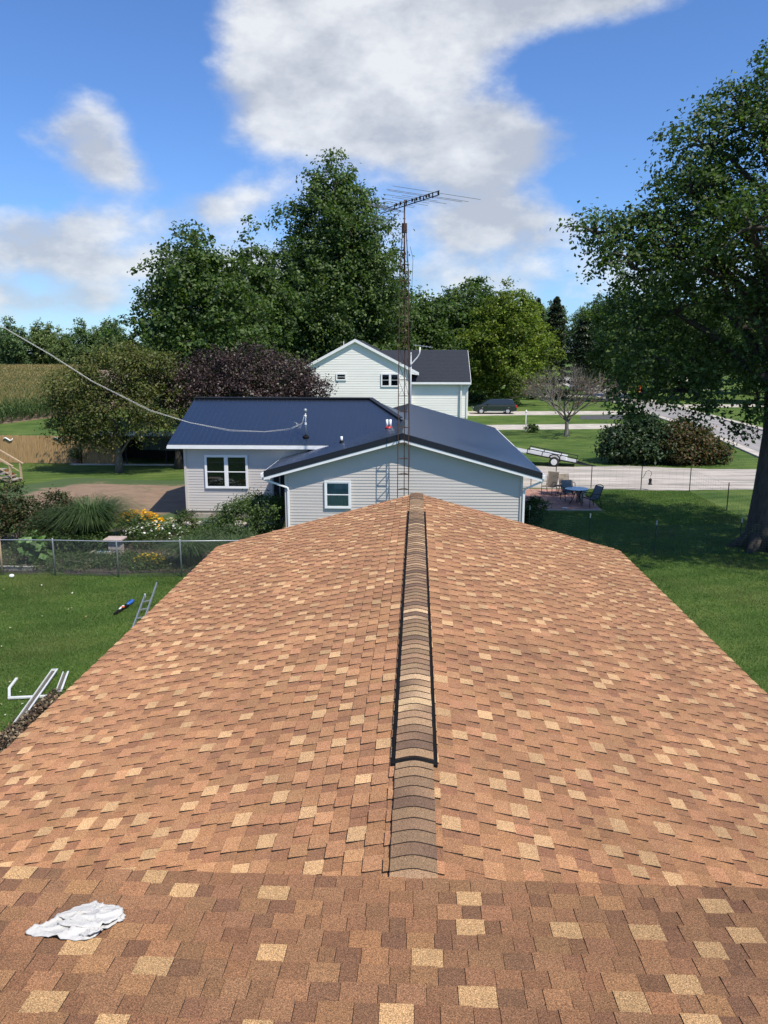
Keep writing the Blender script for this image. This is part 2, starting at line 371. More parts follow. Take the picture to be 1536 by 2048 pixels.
# ================================================================ the ground
g = MB().add([(-2500, -900, 0), (2500, -900, 0), (2500, 3500, 0), (-2500, 3500, 0)], [(0, 1, 2, 3)]).build('ground', M['grass']); tag(g, kind='structure')
def blob_sheet(name, outline, z, mat, jag=.35, step=.5, seed=1, lab=None):
    rs = random.Random(seed); pts = []
    for i, (x, y) in enumerate(outline):
        x2, y2 = outline[(i + 1) % len(outline)]; d = math.hypot(x2 - x, y2 - y); k = max(1, int(d / step))
        for j in range(k):
            t = j / k; pts.append((x + (x2 - x) * t + rs.uniform(-jag, jag), y + (y2 - y) * t + rs.uniform(-jag, jag)))
    n = len(pts); cx = sum(p[0] for p in pts) / n; cy = sum(p[1] for p in pts) / n
    o = mesh_obj(name, [(p[0], p[1], z) for p in pts] + [(cx, cy, z)], [(i, (i + 1) % n, n) for i in range(n)], mat)
    return tag(o, kind='structure')
# soil with grass wearing through (both colours belong to the ground itself)
def soil_mat():
    m = pm('worn soil', (.27, .185, .12), .95, bump=.6, bscale=9, col2=(.18, .12, .08), scale=1.4); t = m.node_tree
    p = t.nodes['Principled BSDF']; old = p.inputs['Base Color'].links[0].from_socket
    c = N('ShaderNodeTexCoord', t); n = N('ShaderNodeTexNoise', t); n.inputs['Scale'].default_value = 1.1; n.inputs['Detail'].default_value = 9; n.inputs['Roughness'].default_value = .75
    mpn = N('ShaderNodeMapping', t); mpn.inputs['Scale'].default_value = (.6, 1.2, 1); L(c.outputs['Object'], mpn.inputs[0], t); L(mpn.outputs[0], n.inputs['Vector'], t)
    a = N('ShaderNodeVertexColor', t); a.layer_name = 'Col'; s = N('ShaderNodeSeparateColor', t); L(a.outputs[0], s.inputs[0], t)
    r = N('ShaderNodeMapRange', t); L(math_n('ADD', n.outputs[0], math_n('MULTIPLY', s.outputs[0], .55, tree=t), tree=t), r.inputs[0], t)
    r.inputs[1].default_value = .56; r.inputs[2].default_value = .70
    q = N('ShaderNodeMix', t, data_type='RGBA'); L(r.outputs[0], q.inputs[0], t); L(old, q.inputs[6], t); q.inputs[7].default_value = (.05, .085, .022, 1)
    L(q.outputs[2], p.inputs['Base Color'], t); return m
cx, cy = -14.6, 36.3; nr, na = 14, 64; vs = []; fs = []; cs = []
for i in range(nr + 1):
    for j in range(na):
        a = 2 * math.pi * j / na; rr = i / nr
        ex = abs(math.cos(a)) ** .6 * math.copysign(1, math.cos(a)); ey = abs(math.sin(a)) ** .6 * math.copysign(1, math.sin(a))
        k = rr * (1 + .07 * math.sin(3 * a + 1) + .05 * math.sin(7 * a)); vs.append((cx + 6.8 * k * ex, cy + 6.0 * k * ey, .006)); e = max(0, (rr - .62) / .38); cs.append((e, e, e))
for i in range(nr):
    for j in range(na):
        j2 = (j + 1) % na; fs.append((i * na + j, i * na + j2, (i + 1) * na + j2, (i + 1) * na + j))
tag(mesh_obj('bare_soil', vs, fs, soil_mat(), cols=cs), kind='structure')
blob_sheet('garden_bed', [(-16, 23.3), (-12, 23.4), (-9, 23.3), (-5, 23.6), (-4.9, 28.2), (-6.5, 30.6), (-10, 30.8), (-13, 29.2), (-16, 29)], .009, M['mulch'], .22, .5, 3)
tag(blob_sheet('gravel_strip', [(-10.8, 30.2), (-7, 30.2), (-6.0, 31.1), (-8, 31.5), (-10.6, 31.0)], .013, M['gravel'], .18, .4, 4), kind='structure')
# driveways, road and patio
blob_sheet('gravel_driveway', [(5.2, 40.1), (9.4, 40.05), (13.1, 39.7), (18.3, 40.2), (26, 40.6), (30, 44), (27, 49.4), (21.5, 47.4), (17.3, 47.5), (13.1, 48.6), (9.2, 48.0), (5.2, 48.6)], .010, M['gravel'], .12, .6, 5)
def slab(name, poly, mat, z=.03):
    return tag(MB().sheet(poly, .001, z).build(name, mat), kind='structure')
slab('driveway', [(6.2, 71.6), (18.6, 73.4), (24.8, 73.6), (24.8, 78.6), (18.8, 78.4), (6.6, 76.6), (0, 76.2), (0, 71.2)], M['concrete'])
slab('driveway', [(5.6, 88.2), (12.2, 89.6), (27.4, 91.8), (27.4, 96.8), (12.9, 95.5), (5.6, 95.2)], M['concrete'])
slab('asphalt_apron', [(17.5, 84), (26.2, 84.6), (26.4, 91), (18.6, 89.2)], M['asphalt'], .02)
cl = [(24.5, 20), (26.2, 50), (27.8, 62), (29.2, 76), (30.2, 90), (31.4, 110), (33.2, 135), (35.6, 165), (38.5, 200), (43, 250), (50, 320), (62, 420)]
def offset(pts, d):
    out = []
    for i, p in enumerate(pts):
        a = pts[max(i - 1, 0)]; b = pts[min(i + 1, len(pts) - 1)]; dx, dy = b[0] - a[0], b[1] - a[1]; l = math.hypot(dx, dy)
        out.append((p[0] + dy / l * d, p[1] - dx / l * d))
    return out
def ribbon(name, d0, d1, z, mat):
    a = offset(cl, d0); b = offset(cl, d1); n = len(cl)
    v = [(x, y, .001) for x, y in a] + [(x, y, .001) for x, y in b] + [(x, y, z) for x, y in a] + [(x, y, z) for x, y in b]
    f = []
    for i in range(n - 1):
        f += [(2 * n + i, 2 * n + i + 1, 3 * n + i + 1, 3 * n + i)[::-1], (i, i + 1, 2 * n + i + 1, 2 * n + i)[::-1], (n + i, n + i + 1, 3 * n + i + 1, 3 * n + i)]
    return tag(mesh_obj(name, v, f, mat), kind='structure')
ribbon('road', -2.75, 2.75, .02, M['road'])
ribbon('kerb', -3.45, -2.76, .11, M['concrete']); ribbon('kerb', 2.76, 3.45, .11, M['concrete'])
slab('driveway', [(34.2, 103), (52, 106), (52, 111), (34.6, 109)], M['concrete']); slab('driveway', [(37.5, 150), (60, 155), (60, 160), (38, 157)], M['concrete'])
slab('driveway', [(10, 128), (29, 130), (29.2, 134), (10, 132)], M['concrete']); slab('driveway', [(12, 172), (32.6, 176), (32.8, 181), (12, 177)], M['concrete'])
# corn field soil
slab('field_soil', [(-41.5, 76.5), (-39.5, 90), (-33, 140), (-20, 520), (-420, 520), (-420, 60), (-60, 60)], M['soil'], .02)

# patio of square pavers
pat = MB().sheet([(5.0, 34.2), (8.35, 34.35), (8.3, 39.75), (5.0, 39.75)], .001, .02).build('patio', M['concrete']); tag(pat, kind='structure')
pw, pl = .80, .88
for i in range(4):
    for j in range(6):
        x0 = 5.06 + i * (pw + .02); y0 = 34.4 + j * (pl + .012)
        o = MB().box(x0, x0 + pw, y0, y0 + pl, .018, .034 + .004 * random.random()).build('paver', M['paver'], pat)

# ================================================================ brown-roofed house
RW = -0.0           # ridge x
RZ, EZ, EX = 3.745, 2.43, 4.70
WY0, WY1 = 2.2, 17.55
H0 = (0, 8, 0)
house = thing('brown_shingle_house', 'low house with brown and tan asphalt shingle roof and long ridge vent', 'house', H0)
sl = math.hypot(EX, RZ - EZ); m_ = (RZ - EZ) / EX
mb = MB()
mb.hexa([(-4.3, 1.5, 0), (4.3, 1.5, 0), (4.3, 17.2, 0), (-4.3, 17.2, 0), (-4.3, 1.5, 2.44), (4.3, 1.5, 2.44), (4.3, 17.2, 2.44), (-4.3, 17.2, 2.44)])
mb.prism([(-4.3, 2.44), (4.3, 2.44), (0, RZ - .16)], 17.0, 17.2)
mb.build('wall', M['offwhite'], house, org=H0)
roof = MB()
for s in (-1, 1):
    roof.hexa([(0, WY0, RZ - .14), (s * EX, WY0, EZ - .14), (s * EX, WY1, EZ - .14), (0, WY1, RZ - .14), (0, WY0, RZ - .012), (s * EX, WY0, EZ - .012), (s * EX, WY1, EZ - .012), (0, WY1, RZ - .012)])
roof = roof.build('roof', M['deck'], house, org=H0)
drip = MB()
for s in (-1, 1):
    drip.hexa([(s * (EX - .02), WY0, EZ - .17), (s * (EX + .012), WY0, EZ - .17), (s * (EX + .012), WY1 + .01, EZ - .17), (s * (EX - .02), WY1 + .01, EZ - .17),
               (s * (EX - .02), WY0, EZ - .008), (s * (EX + .012), WY0, EZ - .014), (s * (EX + .012), WY1 + .01, EZ - .014), (s * (EX - .02), WY1 + .01, EZ - .008)])
    drip.hexa([(0, WY1, RZ - .17), (s * EX, WY1, EZ - .17), (s * EX, WY1 + .02, EZ - .17), (0, WY1 + .02, RZ - .17), (0, WY1, RZ - .006), (s * EX, WY1, EZ - .006), (s * EX, WY1 + .02, EZ - .006), (0, WY1 + .02, RZ - .006)])
drip.build('drip_edge', M['white'], roof, org=H0)
# the taller part the photograph is taken from: eave over the near end of the ridge
UY, UZ, US = 4.10, 3.795, .15
up_wall = MB(); up_wall.box(-6.2, 6.2, -7.5, 3.6, 0, 3.55); up_wall.build('wall', M['offwhite'], house, org=H0)
YR = -2.4
ur = MB()
ur.hexa([(-6.6, YR, UZ + US * (UY - YR) - .13), (6.6, YR, UZ + US * (UY - YR) - .13), (6.6, UY, UZ - .13), (-6.6, UY, UZ - .13),
         (-6.6, YR, UZ + US * (UY - YR) - .006), (6.6, YR, UZ + US * (UY - YR) - .006), (6.6, UY, UZ - .006), (-6.6, UY, UZ - .006)])
ur.hexa([(-6.6, -8, 3.55), (6.6, -8, 3.55), (6.6, YR, UZ + US * (UY - YR) - .13), (-6.6, YR, UZ + US * (UY - YR) - .13),
         (-6.6, -8, 3.68), (6.6, -8, 3.68), (6.6, YR, UZ + US * (UY - YR) - .006), (-6.6, YR, UZ + US * (UY - YR) - .006)])
uroof = ur.build('upper_roof', M['deck'], house, org=H0)
# shingles
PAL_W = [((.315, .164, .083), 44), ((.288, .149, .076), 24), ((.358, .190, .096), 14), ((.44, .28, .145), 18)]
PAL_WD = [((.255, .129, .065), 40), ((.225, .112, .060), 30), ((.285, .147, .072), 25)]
PAL_U = [((.220, .114, .057), 44), ((.195, .100, .051), 26), ((.26, .134, .064), 14), ((.37, .232, .112), 14)]  # upper roof palettes dimmed, in place of weaker light on that slope
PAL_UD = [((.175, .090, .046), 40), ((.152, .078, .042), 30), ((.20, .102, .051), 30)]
PAL_C = [((.265, .172, .098), 5), ((.20, .125, .074), 6), ((.135, .085, .056), 4), ((.42, .29, .17), 3), ((.235, .15, .088), 5), ((.31, .205, .118), 3)]
def pick(pal, rs):
    t = rs.uniform(0, sum(w for _, w in pal))
    for c, w in pal:
        t -= w
        if t <= 0: break
    k = rs.uniform(.93, 1.07); return tuple(min(1, x * k * rs.uniform(.97, 1.03)) for x in c)
def shingles(O, u, v, nrm, LU, LV, pal, pald, seed, e=.138, relief=1.0):
    """laminated shingles: thick teeth, some of them tan, between thinner darker tabs"""
    rs = random.Random(seed); out = []
    O, u, v, nrm = Vector(O), Vector(u), Vector(v), Vector(nrm); tan = pal[-1]; body = pal[:-1]; last = []
    P = lambda uu, vv, hh: O + u * uu + v * vv + nrm * hh
    t = 0.0
    while t < LV - .02:
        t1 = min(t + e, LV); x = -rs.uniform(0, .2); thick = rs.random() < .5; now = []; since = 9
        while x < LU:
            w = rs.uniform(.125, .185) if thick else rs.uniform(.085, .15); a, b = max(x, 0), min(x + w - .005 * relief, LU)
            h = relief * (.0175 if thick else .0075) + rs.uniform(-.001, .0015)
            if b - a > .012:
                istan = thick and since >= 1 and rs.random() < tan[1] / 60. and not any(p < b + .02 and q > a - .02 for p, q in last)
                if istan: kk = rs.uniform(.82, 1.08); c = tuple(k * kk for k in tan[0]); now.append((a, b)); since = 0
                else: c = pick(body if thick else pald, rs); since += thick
                lo = t - .009 + rs.uniform(-.0015, .0015); skew = rs.uniform(-.002, .002)
                top = [P(b, lo + skew, h), P(a, lo, h), P(b, t1 + .004, .0016), P(a, t1 + .004, .0016)]
                out.append(([P(a, lo, -.001), P(b, lo + skew, -.001)] + top + top, [(7, 6, 8, 9), (0, 1, 2, 3), (0, 3, 5), (1, 4, 2)], c))
            x += w; thick = not thick if rs.random() < .93 else thick
        t = t1; last = now
    return out
nL = Vector((-m_, 0, 1)).normalized(); nR = Vector((m_, 0, 1)).normalized()
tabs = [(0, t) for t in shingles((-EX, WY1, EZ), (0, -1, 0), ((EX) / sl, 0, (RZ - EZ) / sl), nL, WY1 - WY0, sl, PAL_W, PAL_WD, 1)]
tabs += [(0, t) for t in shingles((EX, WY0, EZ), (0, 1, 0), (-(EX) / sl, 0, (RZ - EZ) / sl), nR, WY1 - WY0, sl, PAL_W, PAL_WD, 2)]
un = Vector((0, US, 1)).normalized(); uv = Vector((0, -1, US)).normalized()
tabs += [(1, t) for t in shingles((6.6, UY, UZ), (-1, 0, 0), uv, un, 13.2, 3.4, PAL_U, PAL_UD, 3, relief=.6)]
cf = Vector((-math.sin(R(YAW)) * math.cos(R(PITCH)), math.cos(R(YAW)) * math.cos(R(PITCH)), -math.sin(R(PITCH))))
crt = Vector((math.cos(R(YAW)), math.sin(R(YAW)), 0)); cup = crt.cross(cf)
def seen(tab):
    p = sum(tab[0][2:6], Vector()) / 4 - Vector((0, 0, EYE)); z = p.dot(cf)
    if z < .5: return 0
    if abs(p.dot(crt) / z) > .52 or abs(p.dot(cup) / z) > .68: return 0
    if tab[0][0].y < UY and tab[0][0].z < UZ - .02: return 0
    w = (tab[0][2] - tab[0][3]).length * (tab[0][4] - tab[0][2]).length
    return w * abs(p.normalized().dot(Vector((0, 0, 1)))) / (z * z)
order = sorted(range(len(tabs)), key=lambda i: -seen(tabs[i][1]))
solo = {0: set(), 1: set()}
for i in order:
    k = tabs[i][0]
    if len(solo[0]) + len(solo[1]) < 300 and seen(tabs[i][1]) > 0: solo[k].add(i)
rest = {0: MB(), 1: MB()}; EDGE = (.035, .027, .022)      # cut asphalt edge, its dark tone also standing in for shadow under laps
for i, (k, (v, f, c)) in enumerate(tabs):
    if i in solo[k]:
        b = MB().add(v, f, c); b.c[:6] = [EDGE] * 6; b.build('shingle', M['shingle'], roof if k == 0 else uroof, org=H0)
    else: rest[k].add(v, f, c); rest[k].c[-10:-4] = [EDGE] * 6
tag(rest[0].build('shingle_field', M['shingle'], roof, org=H0), kind='stuff')
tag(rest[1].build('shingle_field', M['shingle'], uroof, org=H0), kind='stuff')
# ridge vent with black ribbed edges
VY0, VY1 = 5.55, 15.5
def arch(w, h, n=10):               # cross-section hugging the ridge, rounded over the top
    pts = []
    for i in range(n + 1):
        x = -w + 2 * w * i / n; s = math.sqrt(x * x + .05 ** 2) - .05 * .35; pts.append((x, RZ - m_ * s + h))
    return pts
vent = MB(); up = arch(.178, .030); dn = arch(.178, -.004); n = len(up)
vs = [(x, VY0, z) for x, z in up] + [(x, VY0, z) for x, z in dn] + [(x, VY1, z) for x, z in up] + [(x, VY1, z) for x, z in dn]
fs = []
for i in range(n - 1):
    fs += [(i, i + 1, 2 * n + i + 1, 2 * n + i), (n + i, i + n + 1, i + 1, i)[::1], (2 * n + i, 2 * n + i + 1, 3 * n + i + 1, 3 * n + i)]
fs += [(0, 2 * n, 3 * n, n), (n - 1, 2 * n - 1, 4 * n - 1, 3 * n - 1)]
vent.add(vs, fs)
ve = vent.build('ridge_vent', M['black'], roof, org=H0)
rb = MB(); y = VY0 + .01
while y < VY1:
    for s in (-1, 1):
        zz = RZ - m_ * .172; rb.box(min(s * .160, s * .184), max(s * .160, s * .184), y, y + .012, zz - .006, zz + .036)
    y += .026
rb.build('vent_rib', M['black'], ve, org=H0)['kind'] = 'stuff'
rs = random.Random(8); y = UY + .012; caps = []
while y < WY1 - .02:
    caps.append(y); y += .1345
for y in caps:
    base = .034 if VY0 - .02 < y < VY1 else .021
    ext = .16; w = .150 * rs.uniform(.985, 1.015); c = pick(PAL_C, rs); c2 = pick(PAL_C, rs) if rs.random() < .45 else c
    prof = arch(w, 0, 8); n = len(prof); vs = []; cs = []
    for (yy, hh) in ((y, base + .013), (y + ext, base + .003)):
        for i, (x, z) in enumerate(prof):
            vs.append((x + rs.uniform(-.002, .002), yy + rs.uniform(-.001, .001), z + hh)); t = i / (n - 1); cs.append(tuple(c[q] * (1 - t) + c2[q] * t for q in range(3)))
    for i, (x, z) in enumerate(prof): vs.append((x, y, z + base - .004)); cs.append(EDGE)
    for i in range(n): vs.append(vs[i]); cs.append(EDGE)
    fs = [(i, i + 1, n + i + 1, n + i) for i in range(n - 1)] + [(2 * n + i, 2 * n + i + 1, 3 * n + i + 1, 3 * n + i) for i in range(n - 1)]
    vs = [(a - H0[0], b - H0[1], c_ - H0[2]) for a, b, c_ in vs]
    mesh_obj('ridge_cap', vs, fs, M['shingle'], roof, cs)
# white rag on the upper roof
def upz(y): return UZ + US * (UY - y)
cl_o = [(-2.04, 3.44), (-1.97, 3.53), (-1.93, 3.62), (-1.885, 3.685), (-1.80, 3.72), (-1.74, 3.70), (-1.70, 3.715), (-1.64, 3.695), (-1.61, 3.66), (-1.575, 3.62), (-1.575, 3.575), (-1.62, 3.52), (-1.66, 3.44), (-1.69, 3.40), (-1.76, 3.395), (-1.88, 3.415), (-1.98, 3.42)]
vs = []; fs = []
def layer(outline, z0, ph, amp):
    ccx = sum(p[0] for p in outline) / len(outline); ccy = sum(p[1] for p in outline) / len(outline); n = len(outline) * 5; ol = []; rings = 26; b0 = len(vs)
    for i in range(n):
        a = outline[i // 5]; b_ = outline[(i // 5 + 1) % len(outline)]; t = (i % 5) / 5; ol.append((a[0] + (b_[0] - a[0]) * t + .004 * math.sin(i * 2.3 + ph), a[1] + (b_[1] - a[1]) * t + .004 * math.sin(i * 1.7 + ph)))
    def fold(x, y):
        rd = lambda q: (1 - abs(math.sin(q))) ** 5
        h = .020 * rd((y - .34 * x) * 15 + 1.3 * math.sin(x * 8 + ph) + ph) + .014 * rd((y - .10 * x) * 27 + 1.7 * math.sin(x * 12 + ph)) + .012 * rd((x + .9 * y) * 19 + ph * 2 + math.sin(y * 20))
        return h + .004 * rd(x * 61 + y * 37 + ph) + .002 * math.sin(y * 73 - x * 28)
    for k in range(rings + 1):
        r = k / rings
        for i in range(n):
            x = ccx + (ol[i][0] - ccx) * r; y = ccy + (ol[i][1] - ccy) * r; vs.append((x, y, upz(y) + z0 + amp * fold(x, y) - .006 * max(0, r - .9) * 10))
    for k in range(rings):
        for i in range(n):
            j = (i + 1) % n; fs.append((b0 + k * n + i, b0 + (k + 1) * n + i, b0 + (k + 1) * n + j, b0 + k * n + j))
layer(cl_o, .018, .0, 1.0)
layer([(-1.93, 3.56), (-1.87, 3.67), (-1.79, 3.71), (-1.72, 3.69), (-1.74, 3.63), (-1.80, 3.60), (-1.86, 3.55)], .036, 1.4, .9)
layer([(-1.90, 3.50), (-1.80, 3.585), (-1.70, 3.66), (-1.63, 3.68), (-1.585, 3.62), (-1.60, 3.55), (-1.66, 3.48), (-1.76, 3.47)], .042, 2.6, .9)
layer([(-1.74, 3.425), (-1.70, 3.47), (-1.645, 3.50), (-1.64, 3.45), (-1.685, 3.405)], .034, 4.0, 1.2)
co = (-1.8, 3.55, upz(3.55))
o = mesh_obj('work_rag', [(x - co[0], y - co[1], z - co[2]) for x, y, z in vs], fs, M['cloth'], smooth=True); o.location = co
md = o.modifiers.new('solid', 'SOLIDIFY'); md.thickness = .004; md.offset = -1
tag(o, 'crumpled white cloth rag lying on the brown shingles', 'cloth')

# ================================================================ helpers for house fronts (facing -Y)
def siding(parent, org, yf, x0, x1, z0, ztop, step, mat, top=None, name='siding_board', proud=.016):
    """lapped boards; top(x) -> roof height clips the ends; boards narrow under a gable"""
    z = z0
    def span(zz):
        if top is None: return x0, x1
        xs = np.linspace(x0, x1, 600); ok = xs[np.array([top(x) for x in xs]) >= zz]
        return (ok[0], ok[-1]) if len(ok) else None
    while z < ztop - .01:
        z1 = min(z + step, ztop); a = span(z); b = span(z1 - .004)
        if a is None: break
        if b is None: b = ((a[0] + a[1]) / 2 - .01, (a[0] + a[1]) / 2 + .01)
        m = MB().hexa([(a[0], yf - proud, z), (a[1], yf - proud, z), (a[1], yf + .004, z), (a[0], yf + .004, z), (b[0], yf - .002, z1), (b[1], yf - .002, z1), (b[1], yf + .004, z1), (b[0], yf + .004, z1)])
        m.build(name, mat, parent, org=org); z = z1
def window(parent, org, yf, x0, x1, z0, z1, sashes=1, rail=True, fr=.07, curtain=False, matf=None, label=None):
    matf = matf or M['white']; p = .05
    m = MB()
    m.box(x0, x1, yf - p, yf + .01, z0, z0 + fr); m.box(x0, x1, yf - p, yf + .01, z1 - fr, z1)
    m.box(x0, x0 + fr, yf - p + .002, yf + .01, z0 + fr, z1 - fr); m.box(x1 - fr, x1, yf - p + .002, yf + .01, z0 + fr, z1 - fr)
    w = (x1 - x0) / sashes
    for i in range(1, sashes): xm = x0 + w * i; m.box(xm - fr * .8, xm + fr * .8, yf - p + .002, yf + .01, z0 + fr, z1 - fr)
    fo = m.build('window', matf, parent, org=org, bevel=.004)
    if label: fo['label'] = label
    MB().box(x0 + .01, x1 - .01, yf - .017, yf - .014, z0 + .01, z1 - .01).build('backing', M['darkin'], fo, org=org)
    for i in range(sashes):
        a = x0 + w * i + (fr if i == 0 else fr * .8); b = x0 + w * (i + 1) - (fr if i == sashes - 1 else fr * .8); zm = (z0 + z1) / 2
        sp = MB()
        for q0, q1, yy in ((zm - .01, z1 - fr, 0), (z0 + fr, zm + .01, -.004)):
            t = .028
            sp.box(a, b, yf - .042 + yy, yf - .022, q0, q0 + t); sp.box(a, b, yf - .042 + yy, yf - .022, q1 - t, q1)
            sp.box(a, a + t, yf - .041 + yy, yf - .022, q0 + t, q1 - t); sp.box(b - t, b, yf - .041 + yy, yf - .022, q0 + t, q1 - t)
        sp.build('sash', matf, fo, org=org)
        for q0, q1 in ((zm, z1 - fr), (z0 + fr, zm)):
            MB().box(a + .02, b - .02, yf - .036, yf - .034, q0 + .02, q1 - .02).build('pane', M['glass'], fo, org=org)
        if curtain and (curtain == 2 or i == 0):
            c = MB(); nn = 40; xa, xb = a + .01, (b - .01 if curtain == 2 else a + (b - a) * .8); pts = []
            for k in range(nn + 1):
                t = k / nn; pts.append((xa + (xb - xa) * t, yf - .024 + .005 * math.sin(t * 50 + 2 * math.sin(t * 9))))
            vs = [(x, y, z0 + fr) for x, y in pts] + [(x, y, z1 - fr) for x, y in pts]
            c.add(vs, [(k, k + 1, nn + 2 + k, nn + 1 + k) for k in range(nn)]); c.build('curtain', M['curtain'], fo, org=org)
    return fo
def metal_panels(parent, org, P0, u, v, LU, vlo, vhi, mat, width=.9144, rib=.2286, name='roof_panel'):
    """P0 eave corner, u along eave, v up-slope (unit); vlo(x), vhi(x) limits of the sheet"""
    P0, u, v = Vector(P0), Vector(u).normalized(), Vector(v).normalized(); nrm = u.cross(v)
    if nrm.z < 0: nrm = -nrm
    x = 0.0
    while x < LU - .02:
        x1 = min(x + width, LU); us = []
        q = x
        while q < x1 - .01:
            e = min(q + rib, x1)
            for dx, h in ((0, .007), (.014, .007), (.026, 0), (rib * .5, 0), (rib - .014, 0)):
                if q + dx < e: us.append((q + dx, h))
            q = e
        us.append((x1 - .002, .006))
        vs = []
        for uu, h in us:
            a, b = vlo(uu), max(vlo(uu) + .001, vhi(uu)); vs += [P0 + u * uu + v * a + nrm * h, P0 + u * uu + v * b + nrm * h]
        k = len(us); fs = [(2 * i, 2 * i + 2, 2 * i + 3, 2 * i + 1) for i in range(k - 1)]
        m = MB().add(vs, fs)
        base = len(m.v); m.add([p - nrm * .03 for p in (P0 + u * us[0][0] + v * vlo(us[0][0]), P0 + u * us[-1][0] + v * vlo(us[-1][0]))], [])
        m.f.append((base, base + 1, 2 * (k - 1), 0))
        m.build(name, mat, parent, org=org); x = x1

# ================================================================ grey house with the metal roof
GO = (-2.7, 33, 0)
gh = thing('grey_sided_house', 'grey vinyl sided house with navy ribbed metal roof', 'house', GO)
PX, PZ = -.54, 4.04; GL, GR, GE = -5.68, 4.58, 2.62
GY0, GY1, GW = 28.0, 46.0, 28.38
walls = MB()
gtop = lambda x: PZ - .14 - (PZ - GE) / ((PX - GL) if x < PX else (GR - PX)) * abs(x - PX)
walls.prism([(-4.92, .3), (3.9, .3), (3.9, gtop(3.9)), (PX, gtop(PX)), (-4.92, gtop(-4.92))], GW + .004, GW + .2)
walls.box(-4.92, -4.72, GW + .2, 32.0, .3, 2.7); walls.box(3.7, 3.9, GW + .2, 45.7, .3, 2.72)
walls.box(-9.85, -4.93, 32.0, 32.2, .32, 3.06); walls.box(-9.85, -9.65, 32.2, 39.8, .32, 3.06)
walls.prism([(-9.85, 3.06), (-9.84, 3.06), (-9.84, 3.07)], 32.2, 39.8)
w = walls.build('wall', M['siding'], gh, org=GO)
siding(w, GO, GW, -4.92, 3.9, .34, 3.95, .114, M['siding'], top=gtop)
siding(w, GO, 32.0, -9.85, -4.6, .32, 3.06, .114, M['siding'])
f = MB(); f.box(-9.83, -4.7, 32.03, 32.22, 0, .32); f.box(-4.9, 3.88, GW + .03, GW + .22, 0, .3); f.box(3.68, 3.88, GW + .2, 45.7, 0, .3); f.build('foundation', M['found'], gh, org=GO)
for i in range(2): MB().box(-9.80 + i * 1.05, -8.80 + i * 1.05, 31.93 + .05 * i, 32.03, .0, .2 - .05 * i).build('foundation_block', M['found'], gh, org=GO)
for x0, x1, y0, y1, z1 in ((-9.87, -9.77, 31.945, 32.04, 3.05), (-4.96, -4.86, GW - .055, GW + .05, 2.65), (3.84, 3.93, GW - .055, GW + .05, 2.65)):
    MB().box(x0, x1, y0, y1, .3, z1).build('corner_board', M['siding'], gh, org=GO)
window(gh, GO, 31.962, -8.98, -7.14, 1.30, 2.73, 2)
window(gh, GO, GW - .038, -3.46, -2.46, 1.20, 2.26, 1, curtain=2)
# roof of the gabled front
groof = MB()
for xe, s in ((GL, -1), (GR, 1)):
    groof.hexa([(PX, GY0 + .02, PZ - .13), (xe, GY0 + .02, GE - .13), (xe, GY1, GE - .13), (PX, GY1, PZ - .13), (PX, GY0 + .02, PZ - .012), (xe, GY0 + .02, GE - .012), (xe, GY1, GE - .012), (PX, GY1, PZ - .012)])
groof = groof.build('roof', M['steeltrim'], gh, org=GO)
lr = math.hypot(GR - PX, PZ - GE); ll = math.hypot(PX - GL, PZ - GE)
metal_panels(groof, GO, (GR, GY0, GE), (0, 1, 0), (-(GR - PX), 0, PZ - GE), GY1 - GY0, lambda u: 0, lambda u: lr, M['steel'])
metal_panels(groof, GO, (GL, GY0, GE), (0, 1, 0), (PX - GL, 0, PZ - GE), 12.0, lambda u: 0, lambda u: ll, M['steel'])
rk = MB()
for xe in (GL, GR):
    d = (GE - PZ)
    rk.hexa([(PX, GY0 - .02, PZ - .19), (xe, GY0 - .02, GE - .19), (xe, GY0 + .02, GE - .19), (PX, GY0 + .02, PZ - .19), (PX, GY0 - .02, PZ + .03), (xe, GY0 - .02, GE + .03), (xe, GY0 + .02, GE + .03), (PX, GY0 + .02, PZ + .03)])
    rk.hexa([(PX, GY0 - .02, PZ + .028), (xe, GY0 - .02, GE + .028), (xe, GY0 + .12, GE + .028), (PX, GY0 + .12, PZ + .028), (PX, GY0 - .02, PZ + .034), (xe, GY0 - .02, GE + .034), (xe, GY0 + .12, GE + .034), (PX, GY0 + .12, PZ + .034)])
rk.build('rake_trim', M['steeltrim'], groof, org=GO)
fa = MB()
for xe in (GL, GR):
    fa.hexa([(PX, GY0 - .005, PZ - .30), (xe, GY0 - .005, GE - .30), (xe, GY0 + .03, GE - .30), (PX, GY0 + .03, PZ - .30), (PX, GY0 - .005, PZ - .19), (xe, GY0 - .005, GE - .19), (xe, GY0 + .03, GE - .19), (PX, GY0 + .03, PZ - .19)])
    fa.hexa([(PX, GY0 + .03, PZ - .29), (xe, GY0 + .03, GE - .29), (xe, GW, GE - .29), (PX, GW, PZ - .29), (PX, GY0 + .03, PZ - .28), (xe, GY0 + .03, GE - .28), (xe, GW, GE - .28), (PX, GW, PZ - .28)])
fa.build('fascia', M['white'], groof, org=GO)
rc = MB()
for s, xe in ((-1, GL), (1, GR)):
    k = (PZ - GE) / abs(xe - PX)
    rc.hexa([(PX, GY0 - .02, PZ + .028), (PX + s * .17, GY0 - .02, PZ + .028 - k * .17), (PX + s * .17, 33.9, PZ + .028 - k * .17), (PX, 33.9, PZ + .028), (PX, GY0 - .02, PZ + .05), (PX + s * .17, GY0 - .02, PZ + .036 - k * .17), (PX + s * .17, 33.9, PZ + .036 - k * .17), (PX, 33.9, PZ + .05)])
rc.build('ridge_flashing', M['steel'], groof, org=GO)
